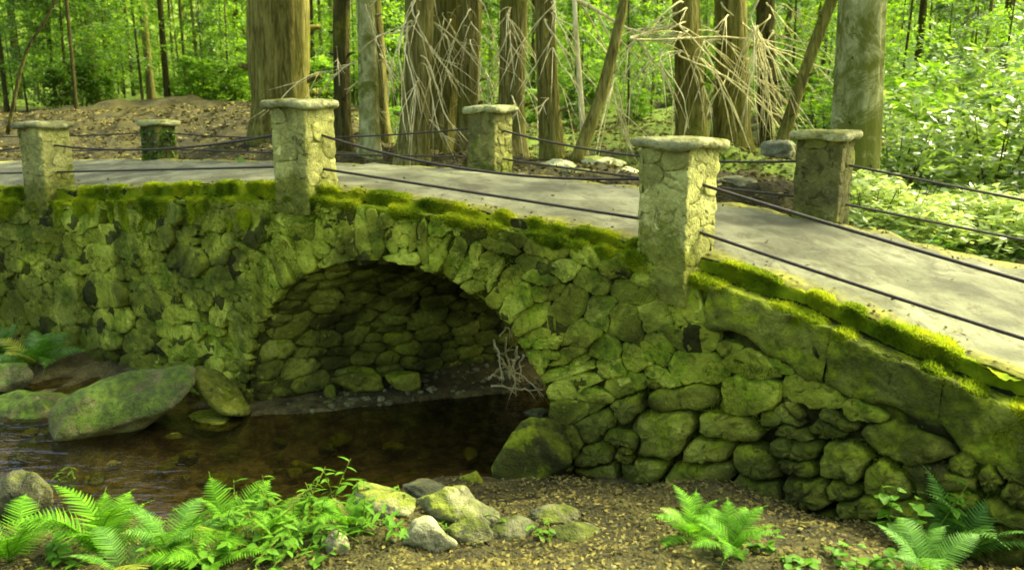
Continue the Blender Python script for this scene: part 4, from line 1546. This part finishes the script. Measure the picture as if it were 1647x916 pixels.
# ------------------------------------------------------------------ far trunks, understorey
FAR = [(243, 12, 27), (268, 10, 25), (385, 9, 29), (398, 7, 31), (300, 5, 27), (152, 14, 30), (322, 5, 26), (120, 6, 22), (215, 6, 33), (60, 8, 34), (30, 10, 30),
       (180, 7, 36), (345, 8, 38), (505, 8, 30), (520, 6, 34), (535, 7, 27), (635, 8, 28), (700, 9, 33), (790, 9, 30), (855, 8, 27), (915, 9, 29), (1035, 10, 26), (1060, 9, 31),
       (1145, 9, 28), (1260, 12, 22), (1320, 8, 27), (1470, 12, 20), (1540, 10, 24), (1610, 14, 22), (1500, 7, 28), (1580, 6, 19), (90, 5, 26), (282, 4, 30), (425, 6, 33), (8, 7, 24)]
protoT = []
for i, (px, w, Y) in enumerate(FAR):
    a = at(px, 150, Y); k = Y / FPX
    t = thing('woodland_tree', 'slender far trunk standing in the green woods behind the bridge', 'tree', (a[0], Y, gz_at(a[0], Y)), 0, 'slender trunks deep in the woods')
    if i < 6:
        protoT.append((trunk_mesh(10, 1.0, (random.uniform(-.02, .02), 0), 300 + i, M['bark_dark' if i % 3 else 'bark'], .6, 1.25, 0, .02, 8)))
    me = protoT[i % 6]
    o = link_data('trunk', me, t); o.scale = (w * k, w * k, 1.0)
    o.rotation_euler = (0, random.uniform(-.03, .03), random.uniform(0, 6))
    if i % 2 == 0:
        c = link_data('crown', HIGH[i % 3], t); c.location = (0, 0, 5.5); c.scale = (.6, .6, .6); c.rotation_euler = (0, 0, i)

sap_trunk = trunk_mesh(5.2, .07, (0, 0), 401, M['bark_dark'], .25, 1.2, 0, .04, 6)
r2 = np.random.default_rng(99)
SAP = []
for i in range(74):
    Y = r2.uniform(19.5, 40)
    px = r2.uniform(-60, 1720)
    if 500 < px < 1330 and Y < 22: Y += 6
    if px <= 500 and Y < 24: Y += 8
    SAP.append((px, Y))
SAP += [(40, 24), (110, 24.5), (175, 26), (225, 24.5), (330, 25), (360, 27), (20, 25), (70, 30), (140, 31), (290, 29), (200, 33), (400, 30), (0, 28), (260, 36), (90, 37), (1450, 16), (1520, 17), (1610, 15), (1560, 20), (1010, 19), (1050, 22), (1270, 19), (1310, 21), (1440, 21), (625, 24), (570, 23), (720, 25)]
for i, (px, Y) in enumerate(SAP):
    x = at(px, 150, Y)[0]
    zone = 'on the rise behind the leafy bank' if px < 480 else ('behind the row of hemlock trunks' if px < 1340 else 'behind the glossy shrub thicket')
    tone = ('dark green', 'bright yellow-green')[i % 2]
    t = thing('sapling', tone + ' sapling growing ' + zone, 'tree', (x, Y, gz_at(x, Y)), r2.uniform(0, 6.28), tone + ' saplings ' + zone)
    link_data('trunk', sap_trunk, t)
    link_data('crown', UNDER[i % 4], t)
    s = r2.uniform(.65, 1.25)
    t.scale = (s, s, s)

# low undergrowth bushes on the forest floor
bush_stem = bpy.data.meshes.new('stem')
mb = MB()
for k in range(7):
    th = k * .9
    u = np.linspace(0, 1, 5)[:, None]
    mb.add(tube(np.array([0, 0, -.1]) + np.array([math.cos(th) * .45, math.sin(th) * .45, 1.3]) * u, np.linspace(.02, .006, 5), 5))
bush_stem.from_pydata(mb.v, [], mb.f); bush_stem.materials.append(M['bark_dark'])
for i in range(64):
    Y = r2.uniform(16.5, 32); px = r2.uniform(-40, 1690)
    if px < 480: Y = r2.uniform(23.5, 32)
    if 1330 > px > 500 and Y < 17: Y += 2
    x = at(px, 150, Y)[0]
    zone = 'on the rise behind the leafy bank' if px < 480 else ('behind the row of hemlock trunks' if px < 1340 else 'behind the glossy shrub thicket')
    tone = ('bright', 'dark green', 'bright')[i % 3]
    t = thing('undergrowth_bush', 'low ' + tone + ' bush ' + zone, 'bush', (x, Y, gz_at(x, Y) - .1), r2.uniform(0, 6.28), 'low ' + tone + ' bushes ' + zone)
    link_data('stem', bush_stem, t); link_data('foliage', BUSHY[i % 3], t)
    s = r2.uniform(.5, 1.15); t.scale = (s, s, s * .8)

# distant woods: one mass of leaves that closes the view
n = 52000
px = r2.uniform(-250, 1900, n); Y = r2.uniform(34, 60, n)
x = (px - PW / 2) / FPX * Y
zb = np.interp(Y, [34, 60], [4.0, 10.0])
z = zb + r2.uniform(-1, 9, n) * (Y / 45)
P = np.stack([x, Y, z], 1)
dens = Waves(.10, 500)(P) + .5 * Waves(.3, 501)(P)
P = P[dens > -.35]
me = quads_mesh('distant_woods', leaf_quads(P, r2.normal(0, 1, P.shape) + np.array([0, 0, -.3]), r2.uniform(.25, .7, len(P)), .55, r=r2), M['leaf_far'])
dw = link_data('distant_woods', me)
tag(dw, 'far leafy woodland closing the view behind all the trunks', 'woods', None, 'stuff')

# ------------------------------------------------------------------ shrubs by the road (laurel-like, pale glossy leaves)
def shrub_mesh(seed, rx, rz, n, leaf, mat):
    r = np.random.default_rng(seed)
    tips = r.normal(size=(n // 9, 3)); tips /= np.linalg.norm(tips, axis=1)[:, None]
    tips *= r.uniform(.35, 1.0, (len(tips), 1)) ** .5
    tips[:, 2] = np.abs(tips[:, 2]) * 1.0
    tips = tips * np.array([rx, rx, rz]) * (1 + .25 * Waves(.5, seed)(tips))[:, None]
    P, D = [], []
    for t in tips:
        m = 9
        th = r.uniform(0, 6.28) + np.arange(m) * 6.28 / m
        d = np.stack([np.cos(th), np.sin(th), r.normal(.05, .3, m)], 1)
        P.append(t + d * leaf * .55 + r.normal(0, leaf * .25, (m, 3))); D.append(d)
    P = np.concatenate(P); D = np.concatenate(D)
    return quads_mesh('foliage', leaf_quads(P, D, leaf * r.uniform(.7, 1.3, len(P)), .33, r=r), M[mat])


SUNLIT = shrub_mesh(650, 1.0, 1.2, 1500, .22, 'leaf_sunlit')
SHR = [shrub_mesh(600 + i, 1.1, 1.6, 2600, .15, m) for i, m in enumerate(('leaf_shrub', 'leaf_bright', 'leaf_shrub'))]
shr_pos = [(1450, 11.5, 1.0, 0), (1530, 12.2, .9, 2), (1610, 12.0, 1.1, 0), (1690, 13.0, 1.0, 2), (1480, 14, 1.3, 1), (1580, 14.5, 1.4, 0), (1660, 13.5, 1.5, 1), (1420, 16.5, 1.2, 1), (1330, 15, .8, 1), (1740, 14.5, 1.3, 0)]
labs = ['bushy laurel-like shrub with pale glossy leaves beside the pale mossy trunk', 'low laurel-like shrub with shiny leaves behind the straight far cables']
for i, (px, Y, s, k) in enumerate(shr_pos):
    x = at(px, 200, Y)[0]
    lab = 'laurel-like shrub with pale glossy leaves in the thicket past the dark far pillar' if k != 1 else 'fresh yellow-green shrub rising behind the glossy laurel-like thicket'
    t = thing('shrub', lab, 'shrub', (x, Y, gz_at(x, Y) - .1), r2.uniform(0, 6.28), 'glossy shrubs in the thicket' if k != 1 else 'yellow-green shrubs behind the thicket')
    link_data('foliage', SHR[k], t)
    b = link_data('stem', bush_stem, t)
    t.scale = (s, s, s * 1.05)

# ------------------------------------------------------------------ ferns and weeds
def frond_mesh(L, seed, mat, arch=.55, pairs=24, wide=.20):
    r = np.random.default_rng(seed)
    n = 24
    u = np.linspace(0, 1, n)
    curve = np.stack([L * (u - .12 * u ** 3), .03 * L * np.sin(u * 3 + seed), L * (arch * u - (arch * 1.15) * u ** 2.2)], 1)
    mb = MB().add(tube(curve, np.linspace(.004, .001, n) * (L / .6), 4))
    T_ = np.gradient(curve, axis=0); T_ /= np.linalg.norm(T_, axis=1)[:, None]
    for i in range(pairs):
        t = .12 + .87 * i / (pairs - 1)
        k = t * (n - 1); a = int(min(k, n - 2)); f = k - a
        P = curve[a] * (1 - f) + curve[a + 1] * f
        tg = T_[a]
        l = L * wide * (math.sin(math.pi * min(1, t * .9 + .22)) ** .85) * r.uniform(.9, 1.08) + .004
        up = np.cross(tg, [0, 1, 0]); up = -up if up[2] < 0 else up
        for sgn in (-1, 1):
            d = np.array([0, sgn, 0]) * .93 + tg * .36 + up * r.normal(.03, .05)
            d /= np.linalg.norm(d)
            w = L * .87 / pairs * .40
            pts = []
            m = 5
            for q in range(m):
                s = q / (m - 1)
                c = P + d * l * s + tg * l * .10 * s * s - up * l * .18 * s * s
                ww = w * (1 - s ** 1.6) * (1 if q % 2 == 0 else .86) + .0008
                pts.append((c - tg * ww, c + up * w * .25, c + tg * ww))
            V = [p for row in pts for p in row]
            F = []
            for q in range(m - 1):
                for e in range(2):
                    F.append((q * 3 + e, q * 3 + e + 1, q * 3 + e + 4, q * 3 + e + 3))
            mb.add((V, F))
    me = bpy.data.meshes.new('frond')
    me.from_pydata(mb.v, [], mb.f); me.materials.append(M[mat])
    me.polygons.foreach_set('use_smooth', [True] * len(me.polygons)); me.update()
    return me


FR = {k: [frond_mesh(.62, 700 + i + 10 * j, k, .35 + .2 * i, 26 - 2 * (i % 2)) for i in range(3)] for j, k in enumerate(('fern', 'fern_blue', 'fern_dark', 'fern_old'))}


def fern(P, label, n, scale, mat, seed, a0=0, a1=360, pitch=(20, 55)):
    r = np.random.default_rng(seed)
    t = thing('fern', label, 'fern', tuple(P))
    for i in range(n):
        o = link_data('frond', FR[mat][i % 3] if r.uniform() > .12 else FR['fern_old'][i % 3], t)
        az = a0 + (a1 - a0) * (i + r.uniform(-.3, .3)) / n
        o.rotation_euler = Matrix.Rotation(R(az), 3, 'Z').to_4x4().to_3x3().to_euler()
        m = Matrix.Rotation(R(az), 4, 'Z') @ Matrix.Rotation(-R(r.uniform(*pitch)), 4, 'Y') @ Matrix.Rotation(R(r.uniform(-25, 25)), 4, 'X')
        o.rotation_euler = m.to_euler()
        s = scale * r.uniform(.75, 1.1); o.scale = (s, s, s)
    return t


def gp_at(px, py):
    return ground_hit(px, py)


fern(gp_at(165, 905), 'large bright green fern with upright fronds on the bank beside the grey rock', 9, 1.15, 'fern', 1, pitch=(25, 70))
fern(gp_at(275, 905), 'fern with long cool-green arching fronds beside the large bright fern', 8, 1.0, 'fern_blue', 2, pitch=(15, 60))
fern(gp_at(200, 925), 'fern with cool-tinted fronds low in front of the large bright fern', 5, .8, 'fern_blue', 3, pitch=(10, 50))
fern(gp_at(15, 905), 'small light green fern beneath the grey speckled rock', 7, .9, 'fern', 4, pitch=(20, 50))
fern(gp_at(365, 880), 'soft yellow-green fern at the water edge next to the nettle-like weed', 11, .95, 'fern', 5, pitch=(15, 60))
fern(gp_at(450, 875), 'soft feathery fern among the crowded narrow-leaved weeds', 9, .7, 'fern', 16, pitch=(15, 60))
fern(gp_at(560, 850), 'small feathery fern leaning over the flat grey slab stone', 8, .55, 'fern', 17, pitch=(15, 60))
fern(gp_at(330, 925), 'low spreading fern under the cool-green arching fronds', 7, .8, 'fern', 6, pitch=(10, 40))
fern(gp_at(1545, 905), 'slender dark green fern in front of the boulder retaining wall', 11, 1.05, 'fern_blue', 7, pitch=(25, 65))
fern(gp_at(1490, 930), 'low fern beneath the slender dark green fern by the retaining wall', 7, .7, 'fern_blue', 8)
fern(gp_at(1110, 868), 'bright green bushy fern clump at the foot of the retaining wall', 14, .65, 'fern', 9, pitch=(5, 45))
fern(gp_at(1175, 890), 'bright fern trailing out from the bushy clump over dry leaves', 12, .6, 'fern', 10, pitch=(8, 45))
hw = wall_hit(22, 535)
fern(gp_at(55, 592), 'dark green fern clump at the foot of the mossy wall above the bright boulder', 16, 1.25, 'fern_dark', 11, pitch=(5, 55))
fern(gp_at(5, 575), 'deep green fern by the wall next to the dark fern clump', 14, 1.15, 'fern_dark', 12, pitch=(5, 60))
fern(at(395, 256, 12.6) * np.array([1, 1, 0]) + np.array([0, 0, gz_at(*at(395, 256, 12.6)[:2])]), 'dark fern on the leafy bank beside the tall pillar', 12, 1.1, 'fern_blue', 13, pitch=(15, 50))


def leaf_shape(L, w, fold=.2, droop=.25):
    n = 6
    V, F = [], []
    for i in range(n):
        t = i / (n - 1)
        ww = w * math.sin(math.pi * min(1, t * .93 + .05)) ** .8 * (1 - .35 * t)
        z = -droop * L * t * t
        V += [(L * t, -ww, z + fold * ww), (L * t, 0, z), (L * t, ww, z + fold * ww)]
    for i in range(n - 1):
        for e in range(2): F.append((i * 3 + e, i * 3 + e + 1, i * 3 + e + 4, i * 3 + e + 3))
    return V, F


def mk(vf, name, mat):
    me = bpy.data.meshes.new(name); me.from_pydata([tuple(v) for v in vf[0]], [], vf[1]); me.materials.append(M[mat])
    me.polygons.foreach_set('use_smooth', [True] * len(me.polygons)); me.update(); return me


LF = {'narrow': mk(leaf_shape(.10, .018), 'leaf', 'weed'), 'broad': mk(leaf_shape(.08, .028), 'leaf', 'weed'), 'round': mk(leaf_shape(.06, .03), 'leaf', 'weed')}


def weed(P, label, h, n, kind, seed, stems=1, spread=.15, ls=1.0, cat='weed'):
    r = np.random.default_rng(seed)
    t = thing('weed', label, cat, tuple(P))
    for s in range(stems):
        b = np.array([r.normal(0, spread * .5), r.normal(0, spread * .5), -.02]) if stems > 1 else np.array([0, 0, -.02])
        tip = b + np.array([r.normal(0, spread), r.normal(0, spread), h * r.uniform(.7, 1.05)])
        u = np.linspace(0, 1, 8)[:, None]
        C = b * (1 - u) + tip * u + np.array([r.normal(0, .05), r.normal(0, .05), 0]) * np.sin(u * 3.1)
        V, F = tube(C, np.linspace(.005, .002, 8), 5)
        link_mesh('stem', V, F, M['stem'], t)
        for i in range(n):
            f = .2 + .8 * (i + .5) / n
            k = f * 7; a = int(min(k, 6)); p = C[a] * (1 - (k - a)) + C[a + 1] * (k - a)
            o = link_data('leaf', LF[kind], t)
            o.location = p
            o.rotation_euler = (r.normal(0, .2), r.uniform(-.5, .35), i * 2.4 + r.uniform(-.4, .4))
            sc = ls * r.uniform(.7, 1.25) * (1.15 - .4 * f); o.scale = (sc, sc, sc)
    return t


weed(gp_at(428, 868), 'tall nettle-like weed standing up in front of the brown water', .62, 14, 'narrow', 20, 1, .03, 1.2)
weed(gp_at(405, 872), 'leafy weed clump at the foot of the tall nettle-like weed', .35, 9, 'narrow', 21, 4, .12, 1.1)
weed(gp_at(470, 860), 'dense low leafy weeds on the bank next to the nettle-like weed', .34, 9, 'narrow', 22, 7, .16, 1.0)
weed(gp_at(545, 845), 'bright leafy weeds above the upright whitish stone', .42, 10, 'narrow', 23, 6, .15, 1.1)
weed(gp_at(590, 850), 'weeds leaning over the flat grey slab stone', .28, 8, 'narrow', 24, 5, .16, 1.1)
weed(gp_at(510, 880), 'low weeds growing beside the upright whitish stone', .2, 7, 'narrow', 25, 6, .14, .9)
weed(gp_at(470, 915), 'dark low leaves under the weeds at the bank edge', .18, 7, 'broad', 26, 5, .14, 1.0)
weed(gp_at(430, 905), 'broad-leaved seedling under the nettle-like weed', .22, 7, 'broad', 27, 3, .1, 1.2)
weed(gp_at(445, 885), 'thick patch of narrow-leaved weeds between the soft fern and the whitish stone', .30, 9, 'narrow', 70, 9, .2, 1.0)
weed(gp_at(500, 860), 'crowded light-green weeds behind the upright whitish stone', .36, 9, 'narrow', 71, 9, .2, 1.0)
weed(gp_at(570, 862), 'spreading weeds in front of the flat grey slab stone', .20, 8, 'narrow', 72, 7, .18, .9)
weed(gp_at(385, 900), 'broad-leaved weeds crowding the soft yellow-green fern', .22, 8, 'broad', 73, 6, .18, 1.1)
weed(gp_at(250, 925), 'leafy seedlings between the two large ferns', .2, 8, 'broad', 74, 6, .2, 1.2)
weed(gp_at(90, 915), 'low leafy seedlings under the large bright fern', .18, 8, 'broad', 75, 6, .2, 1.1)
weed(gp_at(725, 858), 'small grassy sprig between the pale-green stone and the squat stone', .12, 8, 'narrow', 28, 4, .06, .6)
weed(gp_at(850, 860), 'dark green sprig beside the moss-streaked stone', .16, 8, 'broad', 29, 3, .06, .7)
weed(gp_at(785, 850), 'yellow-green sprig between squat stone and moss-streaked stone', .13, 8, 'narrow', 30, 4, .06, .6)
weed(gp_at(1255, 905), 'round-leaved creeping plant beside the bright trailing fern', .10, 7, 'round', 31, 5, .14, .9)
weed(gp_at(1205, 880), 'small round-leaved seedlings at the edge of the bright fern', .08, 6, 'round', 32, 4, .12, .8)
weed(gp_at(1435, 880), 'broad-leaved plant with pale green leaves in front of the retaining wall', .42, 9, 'round', 33, 3, .12, 1.5)
weed(gp_at(1480, 880), 'taller pale-leaved plant above the slender dark green fern', .55, 10, 'broad', 34, 2, .1, 1.3)
weed(gp_at(1350, 915), 'little pale-leaved seedling under the retaining wall stones', .16, 6, 'round', 35, 2, .06, 1.1)
weed(gp_at(1395, 925), 'rounded pale leaves low before the retaining wall', .14, 7, 'round', 36, 4, .1, 1.2)
weed(gp_at(1460, 925), 'cluster of rounded light leaves below the slender fern', .16, 7, 'round', 37, 4, .1, 1.3)
weed(gp_at(95, 790), 'small leafy sprig growing on the grey speckled rock', .22, 9, 'narrow', 38, 3, .08, .8)
weed(gp_at(330, 912), 'broad leaf rosette beneath the cool-green fern', .15, 7, 'broad', 39, 3, .1, 1.4)
for q, (px, py) in enumerate([(120, 298), (225, 290), (90, 300)]):
    hit = near_post(S_P1 + .35 + q * .45, .16)
    weed(hit, ['tuft of small weeds on the moss beside the greenish pillar', 'short weeds sprouting from the moss between two near pillars', 'weedy sprig on the moss halfway to the tall pillar'][q], .10, 6, 'narrow', 50 + q, 5, .06, .5)
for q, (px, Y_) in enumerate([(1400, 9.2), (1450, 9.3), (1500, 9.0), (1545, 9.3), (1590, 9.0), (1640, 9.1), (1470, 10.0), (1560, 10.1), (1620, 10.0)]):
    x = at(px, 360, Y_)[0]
    t = thing('verge_bush', 'knee-high sun-bright leafy bush on the sunlit verge behind the straight far cables', 'bush', (x, Y_, gz_at(x, Y_) - .05), q * 1.3, 'sun-bright leafy bushes on the sunlit verge')
    link_data('stem', bush_stem, t); link_data('foliage', SUNLIT, t); t.scale = (.6, .6, .5)
for q, px in enumerate([1420, 1470, 1530, 1590, 1630, 1395]):
    P = at(px, 395, 8.2 + .12 * q); P[2] = gz_at(P[0], P[1])
    weed(P, 'leafy weed at the sunlit verge under the straight far cables', .32, 9, 'broad', 60 + q, 4, .16, 1.3)['group'] = 'weeds on the sunlit verge'

# ------------------------------------------------------------------ driftwood and small litter
dp = at(818, 612, 8.9); dp[2] = gz_at(dp[0], dp[1])
drift = thing('driftwood_pile', 'tangle of bleached driftwood sticks lodged under the arch', 'driftwood', tuple(dp))
DR = [[(795, 545), (800, 580), (803, 612)], [(800, 578), (835, 600), (872, 626)], [(790, 620), (830, 626), (870, 628)], [(812, 545), (815, 590), (820, 618)], [(830, 555), (826, 590), (818, 620)],
      [(836, 572), (822, 582), (806, 572)], [(796, 560), (810, 570), (825, 560)], [(803, 540), (812, 530), (820, 548)], [(795, 600), (815, 612), (840, 604)], [(840, 570), (838, 592), (846, 615)],
      [(786, 610), (800, 596), (818, 585)], [(806, 620), (828, 598), (834, 560)], [(798, 570), (822, 600), (850, 620)]]
for p in DR:
    mb = MB()
    for vf in twig_tubes(p, 8.75, .015, r1, 2, jit=.3): mb.add(vf)
    link_mesh('stick', np.array(mb.v) - dp, mb.f, M['twig'], drift)


def litter(name, n, region, size, mat, label, seed, zoff=.012, cond=None):
    r = np.random.default_rng(seed)
    P2 = np.stack([r.uniform(region[0], region[1], n), r.uniform(region[2], region[3], n)], 1)
    z, g, b = terrain(P2)
    keep = z > .04
    if cond is not None: keep &= cond(P2)
    P = np.column_stack([P2, z + r.uniform(.004, zoff * 2, n)])[keep]
    D = r.normal(0, 1, P.shape); D[:, 2] *= .25
    me = quads_mesh(name, leaf_quads(P, D, size * r.uniform(.5, 1.5, len(P)), .5, r=r), M[mat])
    return tag(link_data(name, me), label, 'leaf litter', None, 'stuff')


litter('leaf_litter', 30000, (-4.5, 3.5, 2.6, 7.2), .034, 'dead_leaf', 'dry brown leaf scraps covering the near bank', 1,
       cond=lambda P: signed(P, nc2[::4], -outw[::4])[0] < .1)
litter('fallen_leaves', 60000, (-16, 9, 8, 22), .085, 'dead_leaf', 'dry fallen leaves over the bank beyond the road', 2,
       cond=lambda P: signed(P, fc2[::4], fout[::4])[0] > -.25)
# pebbles on the near bank
r = np.random.default_rng(12)
mb = MB()
for _ in range(420):
    x = r.uniform(-2.5, 2.2); y = r.uniform(4, 6.5)
    z = gz_at(x, y)
    if z < .02 and r.uniform() < .5: continue
    s = r.uniform(.006, .022)
    V = np.array([(math.cos(a) * math.cos(b), math.sin(a) * math.cos(b), math.sin(b) * .7) for b in (-.6, .3, 1.0) for a in np.arange(6) * 1.047]) * s * r.uniform(.7, 1.3, (18, 1)) + [x, y, z]
    F = [(q * 6 + k, q * 6 + (k + 1) % 6, (q + 1) * 6 + (k + 1) % 6, (q + 1) * 6 + k) for q in range(2) for k in range(6)] + [tuple(range(12, 18))]
    mb.add((V, F))
pb = mb.link('pebbles', M['rock'])
tag(pb, 'scattered small pebbles on the near bank', 'pebbles', None, 'stuff')
print('stones', ns, 'arch', A_C, A_A, A_B, 'objs', len(bpy.data.objects))

# leaf scraps blown along the road, denser at its rims
r = np.random.default_rng(5)
n = 1100
i = r.integers(station['P1'] - 10, station['R2'], n)
u = np.where(r.uniform(size=n) < .88, np.abs(r.normal(0, .07, n)), r.uniform(0, 1, n)); u = np.where(r.uniform(size=n) < .5, u, 1 - u); u = np.clip(u, .02, .98)
rvv = np.array(rv)[:ST * RW].reshape(ST, RW, 3)
kk = u * (RW - 1); k0 = np.minimum(kk.astype(int), RW - 2); f = (kk - k0)[:, None]
P = rvv[i, k0] * (1 - f) + rvv[i, k0 + 1] * f + np.array([0, 0, .012])
P[:, :2] += r.normal(0, .03, (n, 2))
D = r.normal(0, 1, P.shape); D[:, 2] *= .15
tag(link_data('road_leaves', quads_mesh('road_leaves', leaf_quads(P, D, .04 * r.uniform(.4, 1.4, n), .5, r=r), M['dead_leaf'])), 'dry leaf scraps scattered along the road', 'leaf litter', None, 'stuff')

# pebbles of the gravel bar under the arch
mb = MB()
for _ in range(900):
    al, la = r.uniform(.2, 6.0), r.uniform(-1.7, 1.6)
    q = AC + AXIS * al + LAT * la
    z = gz_at(q[0], q[1])
    if z < -.06 or z > .4: continue
    sz = r.uniform(.012, .05)
    V = np.array([(math.cos(a) * math.cos(b), math.sin(a) * math.cos(b), math.sin(b) * .7) for b in (-.6, .3, 1.0) for a in np.arange(6) * 1.047]) * sz * r.uniform(.7, 1.3, (18, 1)) + [q[0], q[1], z]
    F = [(a * 6 + k, a * 6 + (k + 1) % 6, (a + 1) * 6 + (k + 1) % 6, (a + 1) * 6 + k) for a in range(2) for k in range(6)] + [tuple(range(12, 18))]
    mb.add((V, F))
tag(mb.link('gravel', M['rock']), 'pebbly gravel bar under the stone arch', 'gravel', None, 'stuff')
